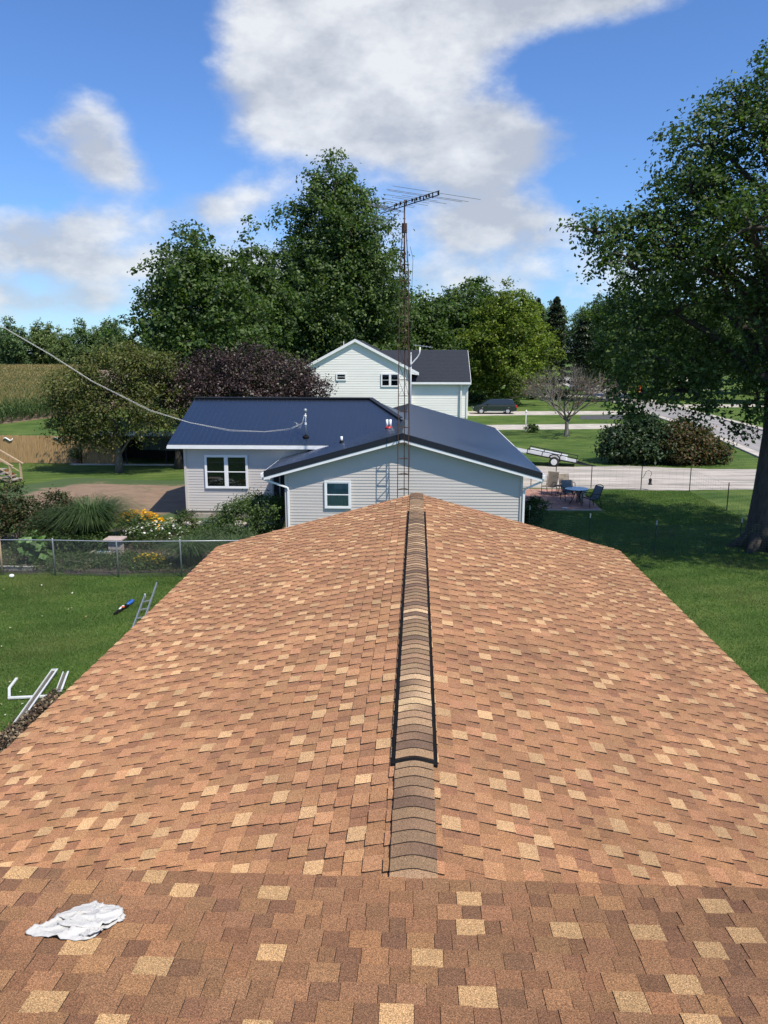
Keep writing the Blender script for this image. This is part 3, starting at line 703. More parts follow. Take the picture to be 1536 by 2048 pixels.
# gutters and downspouts
for xe, x1, s in ((GL, -4.83, -1), (GR, 3.97, 1)):
    gt = MB(); gt.prism([(xe - s * .01, GE - .20), (xe + s * .09, GE - .20), (xe + s * .12, GE - .07), (xe - s * .01, GE - .07)], GY0 - .02, 32.0 if s < 0 else GY1); gt.build('gutter', M['white'], gh, org=GO)
    ds = MB(); pts = [(xe + s * .05, GY0 + .10, GE - .2), (xe + s * .03, GY0 + .12, GE - .30), (x1 + s * .03, GW - .09, GE - .62), (x1, GW - .07, GE - .72), (x1, GW - .07, .15)]
    for a, b in zip(pts[:-1], pts[1:]): ds.bar(a, b, .085, .07)
    ds.build('downspout', M['white'], gh, org=GO, bevel=.012)
# blue wing
BX0, BY0, BZ0, BYR, BZR, HX, HE = -10.42, 31.6, 3.2, 36.0, 4.87, -2.2, -.75
bl = math.hypot(BYR - BY0, BZR - BZ0)
wr = MB()
wr.hexa([(BX0, BY0, BZ0 - .13), (-2.2, BY0, BZ0 - .13), (-2.2, BYR, BZR - .13), (BX0, BYR, BZR - .13), (BX0, BY0, BZ0 - .012), (-2.2, BY0, BZ0 - .012), (-2.2, BYR, BZR - .012), (BX0, BYR, BZR - .012)])
wr.hexa([(BX0, BYR, BZR - .13), (-2.2, BYR, BZR - .13), (-2.2, 40.4, BZ0 - .13), (BX0, 40.4, BZ0 - .13), (BX0, BYR, BZR - .012), (-2.2, BYR, BZR - .012), (-2.2, 40.4, BZ0 - .012), (BX0, 40.4, BZ0 - .012)])
wroof = wr.build('wing_roof', M['steeltrim'], gh, org=GO)
def bhi(u):
    x = BX0 + u
    if x <= HX: return bl
    return bl * (1 - (x - HX) / (HE - HX) * (2.0 / (BYR - BY0)))
metal_panels(wroof, GO, (BX0, BY0, BZ0), (1, 0, 0), (0, BYR - BY0, BZR - BZ0), HE - BX0, lambda u: 0, bhi, M['steel'])
metal_panels(wroof, GO, (BX0, 40.4, BZ0), (1, 0, 0), (0, BYR - 40.4, BZR - BZ0), HE - BX0, lambda u: 0, bhi, M['steel'])
MB().add([(HX, BYR, BZR), (HE, 34.0, 4.11), (HE + 1.2, 34.0 - .2, 3.55), (HE + 1.2, 38.2, 3.55), (HE, 38.0, 4.11)], [(0, 1, 4), (1, 2, 3, 4)]).build('hip_panel', M['steel'], wroof, org=GO)
rc = MB(); rc.bar((BX0, BYR, BZR + .03), (HX, BYR, BZR + .03), .28, .05); rc.bar((HX, BYR, BZR + .035), (HE, 34.0, 4.15), .24, .045); rc.build('ridge_flashing', M['steeltrim'], wroof, org=GO)
fa = MB(); fa.box(BX0, -2.6, BY0 - .03, BY0 + .01, BZ0 - .17, BZ0 - .02); fa.box(BX0, -3.2, BY0 + .012, 32.0, BZ0 - .15, BZ0 - .14)
fa.hexa([(BX0 - .03, BY0 - .03, BZ0 - .17), (BX0 - .001, BY0 - .03, BZ0 - .17), (BX0 - .001, BYR, BZR - .17), (BX0 - .03, BYR, BZR - .17), (BX0 - .03, BY0 - .03, BZ0 - .09), (BX0 - .001, BY0 - .03, BZ0 - .09), (BX0 - .001, BYR, BZR - .09), (BX0 - .03, BYR, BZR - .09)])
fa.build('fascia', M['white'], wroof, org=GO)
# alcove between the two walls: storm door, screen and a few leaning boards
al = thing('alcove_screen', 'weathered grey screen panels standing in the alcove beside the downspout', 'screen', (-5.6, 30.9, 0))
m = MB(); m.box(-.30, -.24, -.1, 0, 0, 2.15); m.box(.28, .34, -.1, 0, 0, 2.15); m.box(-.30, .34, -.1, 0, 2.15, 2.22); m.box(-.02, .03, -.1, 0, 0, 2.15); m.build('frame', M['greywood'], al)
m = MB(); m.box(-.24, .28, -.06, -.03, .05, 2.15); m.build('screen_panel', M['darkin'], al)
o = MB().bar((-5.55, 30.6, 0), (-5.2, 30.68, 1.5), .05, .03).build('leaning_board', M['lumber']); tag(o, 'narrow pale board leaning in the alcove', 'board')
o = MB().box(-5.42, -4.98, 30.2, 30.75, .72, .80).box(-5.4, -5.0, 30.22, 30.74, 0, .72).build('storage_bin', M['greywood']); tag(o, 'low grey bin under the alcove screen', 'bin')
o = MB().bar((-5.25, 29.4, 0), (-5.0, 29.5, .75), .55, .03).build('yellow_board', M['yellow']); tag(o, 'yellow panel leaning on the house by the downspout', 'board')
# pipes on the roof
def roofpipe(x, y, z, h, r, label, dx=()):
    t = thing('vent_pipe', label, 'vent pipe', (x, y, z))
    m = MB().lathe([(.10, -.03), (.09, .03), (r + .02, .08), (r + .01, .1)], n=14); m.build('flashing_boot', M['black'], t, True)
    for d in (dx or (0,)): MB().lathe([(r, .05), (r, h)], c=(d, 0, 0), n=12).build('pipe', M['white'], t, True)
    return t
gz = lambda x: PZ - (PZ - GE) / (PX - GL) * (PX - x)
roofpipe(-3.1, 31.4, gz(-3.1), .26, .05, 'short white vent pipe low on the dark slope near the valley')
o = roofpipe(-1.2, 32.3, gz(-1.2), .36, .05, 'pair of white pipes with a red boot near the ridge', (-.07, .07)); MB().lathe([(.16, -.02), (.15, .05), (.1, .07)], n=14).build('red_boot', M['red'], o, True)
# service mast
mz = BZ0 + (32.3 - BY0) * (BZR - BZ0) / (BYR - BY0)
t = thing('service_mast', 'galvanised service mast with insulators on the navy roof', 'mast', (-4.7, 32.3, mz))
MB().lathe([(.16, -.03), (.13, .03), (.05, .09)], n=14).build('flashing_boot', M['black'], t, True)
MB().lathe([(.032, 0), (.032, 1.05)], n=12).build('pipe', M['galv'], t, True)
MB().lathe([(.03, 1.04), (.07, 1.06), (.08, 1.12), (.06, 1.18), (.02, 1.2)], n=12).build('weather_head', M['galv'], t, True)
for z in (.5, .82): MB().lathe([(.045, z), (.055, z + .03), (.03, z + .05), (.055, z + .07), (.045, z + .1)], n=10).build('insulator', M['white'], t, True)
for k, (dx, dz) in enumerate(((-.22, .12), (-.30, .2))):
    MB().tube([(-.03, 0, 1.0), (-.12, 0, .8 - dz), (dx, 0, .35), (dx - .1, 0, .55 + .05 * k), (-.52, .1, .62)], .010, 6).build('drip_loop', M['cable'], t, True)
wp = [(-24.0, 28.45, 12.4), (-20.0, 29.24, 10.3), (-18.18, 29.6, 9.28), (-16.2, 30, 8.0), (-14.48, 30.34, 6.9), (-12.99, 30.64, 5.84), (-10.87, 31.06, 4.67), (-9.35, 31.37, 4.14), (-7.77, 31.69, 3.81), (-6.37, 31.97, 3.72), (-5.35, 32.17, 3.83), (-4.83, 32.27, 4.05)]
m = MB(); m.tube(wp, .008, 6)
m.tube([(p[0] + .012 * math.sin(i * 2.1), p[1], p[2] - .03 + .015 * math.sin(i * 3)) for i, p in enumerate(wp)], .006, 5)
o = m.build('service_cable', M['cable'], smooth=True); tag(o, 'twisted pale overhead cable sagging to the roof mast', 'cable')
t = thing('utility_pole', 'brown wooden utility pole carrying the sagging service cable beyond the flower bed', 'utility pole', (-24.1, 28.4, 0)); MB().lathe([(.16, 0), (.11, 12.6)], n=10).build('pole', M['pole'], t, True)

# ================================================================ lattice tower and aerial
TX, TY = -.50, 27.62
tw = thing('lattice_tower', 'rusty three-legged lattice tower rising past the grey gable', 'tower', (TX, TY, 0))
def tr_(z): return .22 - .06 * min(1, z / 9.6) if z < 9.6 else .16 - .12 * (z - 9.6) / 1.7
zs = [0, 3, 6, 9.6, 10.4, 11.2]
ang = [R(200), R(340), R(270)]
ang = [R(195), R(345), R(80)]
for a in ang: MB().tube([(tr_(z) * math.cos(a), tr_(z) * math.sin(a), z) for z in zs], .017, 6).build('leg', M['rust'], tw, True)
z = .4
while z < 10.0:
    m = MB()
    for i in range(3):
        a, b = ang[i], ang[(i + 1) % 3]; m.bar((tr_(z) * math.cos(a), tr_(z) * math.sin(a), z), (tr_(z) * math.cos(b), tr_(z) * math.sin(b), z), .026, .018)
        m.bar((tr_(z) * math.cos(a), tr_(z) * math.sin(a), z), (tr_(z + .56) * math.cos(b), tr_(z + .56) * math.sin(b), min(10.4, z + .56)), .009) if z > 5.2 else None
    m.build('rung', M['rust'], tw); z += .56
MB().tube([(0, 0, 9.6), (0, 0, 12.0)], .024, 8).build('mast', M['rust'], tw, True)
MB().box(-.09, .09, -.08, .08, 10.95, 11.25).build('rotator_box', M['rust'], tw)
MB().tube([(.20, .05, 10.5), (.30, .02, 10.1), (.27, .02, 9.2), (.22, .0, 8.2), (.2, .02, 5), (.24, .0, 3.8), (.2, 0, 2)], .007, 5).build('aerial_lead', M['black'], tw, True)
an = thing('rooftop_aerial', 'long multi-element television aerial on top of the rusty tower', 'aerial', (TX, TY, 11.78)); bd = Vector((.58, -.81, 0)); ed = Vector((.81, .58, 0))
m = MB(); m.bar(bd * -1.3, bd * 1.95 + Vector((0, 0, .08)), .026, .026); m.bar(bd * -1.2 + Vector((0, 0, .12)), bd * 1.95 + Vector((0, 0, .2)), .022, .022)
for q in (-.6, .1, .6, 1.1, 1.6): m.bar(bd * q + Vector((0, 0, .03)), bd * q + Vector((0, 0, .18)), .04)
m.build('boom', M['iron'], an)
for q, hl in ((1.9, 1.75), (1.4, 1.65), (1.25, 1.5), (.9, .72), (.7, 1.25), (.45, .7), (.1, .9), (-.25, .62), (-.5, .75)):
    e = MB().tube([bd * q - ed * hl + Vector((0, 0, .16)), bd * q + ed * hl + Vector((0, 0, .12))], .008, 5); e.build('element', M['aerial'], an)
    e = MB().box(-.03, .03, -.03, .03, .10, .2); e.v = [(a + bd.x * q, b + bd.y * q, c) for a, b, c in e.v]; e.build('insulator', M['black'], an)
for i, q in enumerate((-.75, -.95, -1.15, -1.35, -1.55, -1.75)):
    for dz in (-.22, .24):
        k = abs(q + .7) * .9 * (1 if dz > 0 else -1)
        MB().tube([bd * q - ed * .48 + Vector((0, 0, k * .35)), bd * q + ed * .48 + Vector((0, 0, k * .35))], .007, 4).build('reflector_rod', M['aerial'], an)
m = MB()
for s in (-1, 1):
    for e in (-.3, .3): m.bar(bd * -.65 + ed * e, bd * -1.8 + ed * e + Vector((0, 0, s * .35)), .014)
m.build('reflector_frame', M['aerial'], an)
t = thing('bent_arm_aerial', 'small aerial on a bent white arm clamped to a grey pole', 'aerial', (-.42, 46.6, 0))
MB().tube([(0, 0, 0), (0, 0, 7.0)], .05, 8).build('pole', M['galv'], t, True)
MB().tube([(0, -.05, 6.2), (.06, -.05, 6.35), (.42, -.05, 6.75), (.52, -.05, 6.95), (.54, -.05, 7.3)], .035, 8).build('bent_arm', M['white'], t, True)
m = MB(); m.bar((.2, -.05, 7.42), (1.3, -.05, 7.28), .03)
m.build('boom', M['alu'], t)
for q in (.25, .5, .7, .9, 1.1): MB().bar((q, -.35, 7.42 - .127 * (q - .2) - .06), (q + .05, .25, 7.42 - .127 * (q - .2) + .06), .014).build('element', M['alu'], t)

# ================================================================ white house behind
WO = (-5, 88, 0)
wh = thing('white_house', 'white two-storey house with charcoal shingle roof behind the metal roof', 'house', WO)
wp_, wz = -6.74, 8.47; wl, wle, wrx, wre = -12.44, 5.47, .12, 4.95
wtop = lambda x: wz - .2 - ((wz - wle) / (wp_ - wl) if x < wp_ else (wz - wre) / (wrx - wp_)) * abs(x - wp_)
m = MB(); m.prism([(-11.7, 0), (-.75, 0), (-.75, wtop(-.75)), (wp_, wtop(wp_)), (-11.7, wtop(-11.7))], 84.32, 96); m.box(-.75, 5.4, 84.72, 97, 0, 3.9); ww = m.build('wall', M['wsiding'], wh, org=WO)
siding(ww, WO, 84.315, -11.7, -.75, .1, 8.2, .26, M['wsiding'], top=wtop, proud=.024)
siding(ww, WO, 84.715, -.75, 5.4, .1, 3.85, .26, M['wsiding'], proud=.024)
MB().box(-.85, -.68, 84.2, 84.36, 0, 4.9).build('corner_board', M['offwhite'], wh, org=WO); MB().box(5.28, 5.46, 84.6, 84.76, 0, 3.85).build('corner_board', M['offwhite'], wh, org=WO)
window(wh, WO, 84.24, -3.98, -2.0, 3.42, 4.86, 2, fr=.12, matf=M['white']); window(wh, WO, 84.24, -8.85, -7.72, 4.08, 4.86, 1, fr=.12, matf=M['white'])
m = MB()
for xe, ze in ((wl, wle), (wrx, wre)):
    m.hexa([(wp_, 84, wz - .16), (xe, 84, ze - .16), (xe, 96.4, ze - .16), (wp_, 96.4, wz - .16), (wp_, 84, wz), (xe, 84, ze), (xe, 96.4, ze), (wp_, 96.4, wz)])
wro = m.build('roof', M['dshingle'], wh, org=WO)
m = MB()
for xe, ze in ((wl, wle), (wrx, wre)):
    m.hexa([(wp_, 83.94, wz - .30), (xe, 83.94, ze - .30), (xe, 83.995, ze - .30), (wp_, 83.995, wz - .30), (wp_, 83.94, wz + .01), (xe, 83.94, ze + .01), (xe, 83.995, ze + .01), (wp_, 83.995, wz + .01)])
    m.hexa([(wp_, 84, wz - .3), (xe, 84, ze - .3), (xe, 84.3, ze - .3), (wp_, 84.3, wz - .3), (wp_, 84, wz - .28), (xe, 84, ze - .28), (xe, 84.3, ze - .28), (wp_, 84.3, wz - .28)])
m.prism([(-.9, 4.82), (.12, 4.66), (.12, 4.9), (-.9, 5.25)], 83.95, 84.31)
m.build('fascia', M['white'], wro, org=WO)
MB().lathe([(.05, 0), (.05, .55)], c=(-8.1, 85.5, 7.7), n=8).build('vent_pipe', M['white'], wro, org=WO)
m = MB(); m.hexa([(-.9, 84.2, 3.78), (5.72, 84.2, 3.78), (5.72, 91, 7.2), (-.9, 91, 7.2), (-.9, 84.2, 3.92), (5.72, 84.2, 3.92), (5.72, 91, 7.34), (-.9, 91, 7.34)])
m.hexa([(-4.5, 91, 7.2), (5.72, 91, 7.2), (5.72, 97.8, 3.8), (-4.5, 97.8, 3.8), (-4.5, 91, 7.34), (5.72, 91, 7.34), (5.72, 97.8, 3.94), (-4.5, 97.8, 3.94)])
m.hexa([(-4.5, 88.6, 6.0), (-.9, 86, 4.7), (-.9, 91, 7.2), (-4.5, 91, 7.2), (-4.5, 88.6, 6.1), (-.9, 86, 4.8), (-.9, 91, 7.34), (-4.5, 91, 7.34)])
gro = m.build('garage_roof', M['dshingle'], wh, org=WO)
# courses of charcoal shingles, low in relief
k = 0; y = 84.25
while y < 90.9:
    t = (y - 84.2) / 6.8; z = 3.925 + t * 3.42; MB().hexa([(-.88, y, z), (5.71, y, z), (5.71, y + .3, z + .145), (-.88, y + .3, z + .145), (-.88, y, z + .022), (5.71, y, z + .022), (5.71, y + .3, z + .152), (-.88, y + .3, z + .152)]).build('shingle_course', M['dshingle'], gro, org=WO); y += .295
m = MB(); m.box(-.7, 5.74, 84.12, 84.2, 3.7, 3.92); m.box(5.72, 5.76, 84.2, 84.6, 3.66, 3.9); m.prism([(5.30, 3.0), (5.72, 3.62), (5.72, 3.86), (5.3, 3.7)], 84.62, 84.7); m.hexa([(5.725, 84.2, 3.70), (5.76, 84.2, 3.70), (5.76, 91, 7.12), (5.725, 91, 7.12), (5.725, 84.2, 3.9), (5.76, 84.2, 3.9), (5.76, 91, 7.32), (5.725, 91, 7.32)]); m.build('fascia', M['white'], gro, org=WO)
m = MB(); m.box(4.62, 4.80, 84.44, 84.6, .1, 3.3); m.bar((4.71, 84.2, 3.72), (4.71, 84.56, 3.3), .16); m.build('downspout', M['offwhite'], wh, org=WO)
# ================================================================ trees
def leaf_cloud(C, nrm_bias, size, r, aspect=.62):
    """C (n,3) centres, nrm_bias (n,3) preferred normals; returns (n,4,3) leaf diamonds, slightly folded"""
    n = len(C); nr = nrm_bias + r.normal(0, .75, (n, 3)); nr /= np.linalg.norm(nr, axis=1)[:, None] + 1e-9
    t = r.normal(0, 1, (n, 3)); t -= (t * nr).sum(1)[:, None] * nr; t /= np.linalg.norm(t, axis=1)[:, None] + 1e-9
    b = np.cross(nr, t); s = size * r.uniform(.65, 1.3, n)[:, None]
    V = np.empty((n, 4, 3)); k = r.uniform(-.12, .25, n)[:, None]
    V[:, 0] = C - t * s * .5; V[:, 2] = C + t * s * .5 - nr * s * .12
    V[:, 1] = C + b * s * aspect * .5 + t * s * k * .6 + nr * s * .1; V[:, 3] = C - b * s * aspect * .5 + t * s * k * .6 + nr * s * .1
    return V
def crown_points(lobes, n_leaf, clump_r, per, r, hollow=.45, flat=.75, drop=0.0):
    A = np.array([(l[3] * l[4] + l[3] * l[5] + l[4] * l[5]) for l in lobes]); A = A / A.sum()
    nc = max(4, int(n_leaf / per)); which = r.choice(len(lobes), nc, p=A)
    Lb = np.array(lobes)[which]; d = r.normal(0, 1, (nc, 3)); d /= np.linalg.norm(d, axis=1)[:, None]
    d[:, 2] = np.where((d[:, 2] < -.35) & (r.random(nc) < .5), -d[:, 2], d[:, 2])
    rad = (hollow + (1 - hollow) * r.random(nc) ** .55) * (1 + .10 * r.normal(0, 1, nc))
    cc = Lb[:, :3] + d * Lb[:, 3:6] * rad[:, None]
    shade = r.normal(0, 1, nc)
    idx = np.repeat(np.arange(nc), per); k = len(idx)
    cr = clump_r * r.uniform(.55, 1.45, nc)
    off = r.normal(0, .55, (k, 3)) * cr[idx][:, None]; off[:, 2] *= flat
    C = cc[idx] + off; nb = d[idx] * .55 + off / (cr[idx][:, None] + 1e-6) * .35 + np.array([0, 0, .75])
    return C, nb, shade[idx], cc, which
def crown_cols(n, shade, pal, r, jit=.22):
    P = np.array(pal); w = r.integers(0, len(P), n); c = P[w] * (1 + .16 * shade[:, None]) * (1 + jit * r.normal(0, 1, n))[:, None]
    return np.clip(c, .004, .9)
def lobes_from_profile(prof, n, r, lr=.38, squash=.8, zoff=0, lean=(0, 0)):
    """prof: list of (z, radius); lobes lie so that the outline follows the profile"""
    z = np.array([p[0] for p in prof]); rad = np.array([p[1] for p in prof]); out = []
    w = rad + .4; cdf = np.concatenate([[0], np.cumsum((w[1:] + w[:-1]) / 2 * np.diff(z))]); cdf /= cdf[-1]
    for i in range(n):
        zz = np.interp((i + r.random()) / n, cdf, z); R_ = np.interp(zz, z, rad); a = i * 2.399 + r.normal(0, .4)
        l = max(.35, R_ * lr * r.uniform(.75, 1.25)); q = max(0, R_ - l) * (r.random() ** .35)
        t = (zz - z[0]) / (z[-1] - z[0]); out.append((q * math.cos(a) + lean[0] * t, q * math.sin(a) + lean[1] * t, zz + zoff, l, l, l * squash * r.uniform(.85, 1.2)))
    for zz in np.linspace(z[0], z[-1], max(3, n // 6)):
        R_ = np.interp(zz, z, rad) * .6 + .2; t = (zz - z[0]) / (z[-1] - z[0]); out.append((lean[0] * t, lean[1] * t, zz + zoff, R_, R_, R_ * .9))
    return out
def wiggly(a, b, r, k=6, amp=.06):
    a, b = np.array(a, float), np.array(b, float); l = np.linalg.norm(b - a); p = []
    for i in range(k + 1):
        t = i / k; q = a + (b - a) * t; q[2] += l * .10 * math.sin(math.pi * t) * (1 if b[2] - a[2] < l * .8 else 0)
        if 0 < i < k: q += r.normal(0, amp * l * .35, 3)
        p.append(tuple(q))
    return p
def tree(name, label, cat, loc, lobes, n_leaf, leaf, pal, tr, th, seed, group=None, clump=.6, per=26, mat='leaf', bark='bark', limb=14, hollow=.45, flare=1.35, twigs=60, trunk_pts=None, aspect=.62, drop_below=None, rootflare=False):
    r = np.random.default_rng(seed); t = thing(name, label, cat, loc, group=group)
    C, nb, sh, cc, which = crown_points(lobes, n_leaf, clump, per, r, hollow)
    if drop_below is not None:
        k = C[:, 2] > drop_below; C, nb, sh = C[k], nb[k], sh[k]
    quads_obj('crown', leaf_cloud(C, nb, leaf, r, aspect), M[mat], t, crown_cols(len(C), sh, pal, r))
    tb = MB(); tp = trunk_pts or [(0, 0, -.05), (.02 * th, .01 * th, th * .3), (-.01 * th, .02 * th, th * .65), (0, 0, th)]
    nn = len(tp); rr = [tr * (flare if i == 0 else (1 - .75 * i / (nn - 1))) for i in range(nn)]
    tb.tube(tp, rr, 12)
    top = np.array(tp[-1]); ls = sorted(lobes, key=lambda l: -l[3])
    for l in ls[:limb]:
        zc = min(l[2] - .1 * l[5], th * .95); zs = max(th * .28, min(th * .92, l[2] - .75 * math.hypot(l[0], l[1]) - .3)); i = zs / th
        base = [np.interp(zs, [p[2] for p in tp], [p[q] for p in tp]) for q in (0, 1)] + [zs]
        r0 = tr * (1 - .75 * i) * .55; tb.tube(wiggly(base, l[:3], r), [r0 * (1 - .8 * k / 6) for k in range(7)], 7)
    for i in r.choice(len(cc), min(twigs, len(cc)), replace=False):
        l = lobes[which[i]]; r0 = tr * .09 + .006; tb.tube(wiggly(l[:3], cc[i], r, 3, .1), [r0, r0 * .7, r0 * .45, r0 * .2], 4, caps=False)
    if rootflare:
        for k in range(7):
            a = k * .9 + .3; tb.tube([(math.cos(a) * tr * .55, math.sin(a) * tr * .55, .55), (math.cos(a) * tr * 1.15, math.sin(a) * tr * 1.15, .12), (math.cos(a) * tr * 1.9, math.sin(a) * tr * 1.9, -.06)], [tr * .42, tr * .3, tr * .1], 7)
    tb.build('trunk', M[bark], t, smooth=True)
    return t
DG = [(.058, .104, .028), (.078, .128, .033), (.044, .084, .024), (.105, .148, .042)]
MG = [(.052, .098, .022), (.070, .12, .027), (.040, .080, .02), (.09, .135, .032)]
YG = [(.12, .175, .020), (.145, .195, .022), (.09, .145, .018), (.17, .205, .028)]
OL = [(.092, .115, .028), (.115, .130, .033), (.066, .092, .024), (.14, .13, .042)]
PU = [(.040, .025, .026), (.055, .033, .032), (.030, .021, .021), (.075, .048, .04)]
BG = [(.10, .165, .065), (.115, .18, .07), (.085, .145, .06)]  # far-tree leaf colours paled to stand in for haze
r0 = np.random.default_rng(3)
# tall tree behind the white house
tree('tall_maple_tree', 'tallest dark green tree with ragged pointed top behind the white house', 'tree', (-11.0, 107, 0),
     lobes_from_profile([(3, 10), (7, 11.8), (13, 12.2), (19, 10.8), (22.5, 9.6), (25.5, 8), (28.5, 5.6), (30.6, 3), (32, 1.2)], 105, r0, .27), 90000, .46, DG, .7, 29, 21, clump=.9, limb=26)
tree('broad_dark_tree', 'broad dark green tree at the left end of the tall tree group', 'tree', (-21.9, 76, 0),
     lobes_from_profile([(2, 6.6), (5, 8.0), (9, 8.8), (12.4, 8.2), (14.8, 5.8), (16.8, 3.4), (18.3, 1.2)], 58, r0, .29, lean=(.4, 0)), 40000, .40, DG, .45, 16, 22, clump=.75, limb=16)
tree('slender_dark_tree', 'narrow dark green tree with a thin top between two bigger trees', 'tree', (-18.0, 86, 0),
     lobes_from_profile([(2, 6), (8, 6.4), (13, 5.0), (16.5, 3.0), (19, 1.7), (20.6, .6)], 38, r0, .32), 26000, .42, DG, .38, 18, 23, clump=.75)
tree('background_tree', 'rounded green tree behind the tall tree and tower', 'tree', (-19.5, 110, 0),
     lobes_from_profile([(2, 7), (7, 9), (12, 8.5), (16, 5.5), (19, 1.8)], 30, r0, .33), 20000, .45, DG, .4, 13, 24, clump=.8)
# olive fruit tree and purple plum in the yard
tree('olive_leaved_tree', 'low olive green tree spreading over the wooden fence end', 'tree', (-17.7, 44.6, 0),
     [(0, 0, 5.9, 2.6, 2.4, 1.4), (1.8, .2, 5.6, 2.2, 2.2, 1.5), (-1.9, 0, 4.7, 2.3, 2.2, 1.5), (2.3, -.3, 3.9, 2.0, 2.0, 1.4), (-2.0, .2, 3.3, 2.0, 2.0, 1.3), (.2, -.6, 3.9, 2.4, 2.0, 1.5), (-1.0, -.2, 2.4, 1.9, 1.8, .9), (1.9, -.6, 2.6, 1.5, 1.5, .9), (.6, .4, 6.7, 1.6, 1.6, .8), (-2.7, 0, 4.0, 1.0, 1.2, .9), (2.8, 0, 6.3, 1.1, 1.1, .7), (-.2, -.8, 1.9, 1.0, 1.0, .6), (-3.0, .1, 2.6, 1.2, 1.1, .9), (-2.2, -.3, 1.9, 1.2, 1.0, .7)],
     30000, .15, OL, .2, 3.6, 31, clump=.42, limb=10, bark='barkd')
tree('purple_leaved_tree', 'dark purple leaved plum tree behind the navy roof', 'tree', (-14.6, 46.2, 0),
     [(.9, 0, 5.1, 2.2, 2.2, 1.5), (2.8, .3, 5.6, 2.4, 2.3, 1.7), (4.8, .2, 5.9, 2.4, 2.3, 1.5), (6.6, 0, 5.4, 2.1, 2.1, 1.5), (8.0, -.2, 4.7, 1.5, 1.7, 1.2), (1.4, -.5, 4.1, 1.9, 1.9, 1.1), (4.0, -.6, 4.6, 2.4, 2.0, 1.3), (6.4, -.6, 4.0, 2.0, 2.0, 1.3), (8.1, -.2, 3.8, 1.2, 1.4, 1.0), (.3, -.3, 3.9, 1.2, 1.3, .9), (2.6, -.8, 3.6, 1.3, 1.3, .8)],
     34000, .14, PU, .24, 3.6, 32, clump=.42, limb=10, mat='leafd', trunk_pts=[(0, 0, -.05), (.02, 0, .9), (.0, 0, 1.7), (.5, .1, 2.6), (1.6, .2, 3.6)])
# yellow-green maple and company behind the van
tree('yellow_green_maple', 'bright yellow-green round maple behind the dark minivan', 'tree', (12.0, 106, 0),
     lobes_from_profile([(1.8, 4.0), (4, 7.0), (6.5, 7.8), (9.5, 7.2), (12, 5.6), (14, 3.4), (15.6, 1.0)], 52, r0, .29), 42000, .34, YG, .42, 10, 41, clump=.6, limb=16)
tree('round_green_tree', 'large round mid green tree behind the yellow-green maple', 'tree', (8.2, 132, 0),
     lobes_from_profile([(2, 8), (6, 10.5), (10.5, 10.6), (14, 8.6), (16.4, 5.6), (18, 1.6)], 52, r0, .29), 36000, .52, MG, .5, 15, 42, clump=.95)
tree('side_green_tree', 'mid green tree between the tall tree and the round one', 'tree', (.6, 118, 0),
     lobes_from_profile([(2, 6), (6, 7), (10, 6.6), (13.5, 4.4), (15.6, 1.2)], 32, r0, .32), 20000, .5, MG, .4, 11, 43, clump=.9)
def conifer(name, label, loc, h, rad, seed, pal, n=9000, group=None):
    r = np.random.default_rng(seed); t = thing(name, label, 'tree', loc, group=group)
    u = r.random(n) ** .75; z = h * (.08 + .92 * u); R_ = rad * (1 - u ** 3) ** .7 + .12; tier = .75 + .25 * np.sin(z * 5.2 + 1)
    a = r.random(n) * 2 * math.pi; a = np.round(a / .42) * .42 + r.normal(0, .12, n); q = R_ * tier * np.sqrt(r.random(n))
    C = np.stack([q * np.cos(a), q * np.sin(a), z - .28 * q + r.normal(0, .1, n)], 1); nb = np.stack([np.cos(a) * .3, np.sin(a) * .3, np.ones(n)], 1)
    quads_obj('crown', leaf_cloud(C, nb, .55, r, .4), M['leafd'], t, crown_cols(n, r.normal(0, 1, n), pal, r))
    MB().lathe([(.32, -.05), (.2, h * .5), (.03, h * .97)], n=8).build('trunk', M['bark'], t, True); return t
CG = [(.022, .045, .022), (.032, .055, .026), (.045, .055, .026)]
conifer('spruce_tree', 'taller dark spruce beside the yellow-green maple', (26.2, 152, 0), 17.4, 3.0, 51, CG, 11000)
conifer('spruce_tree', 'slim dark spruce top showing over the yellow-green maple', (22.4, 150, 0), 17.0, 2.6, 52, CG, 9000)
conifer('spruce_tree', 'brownish spruce left of the utility pole down the street', (31.5, 150, 0), 14.5, 3.8, 53, CG, 9000)
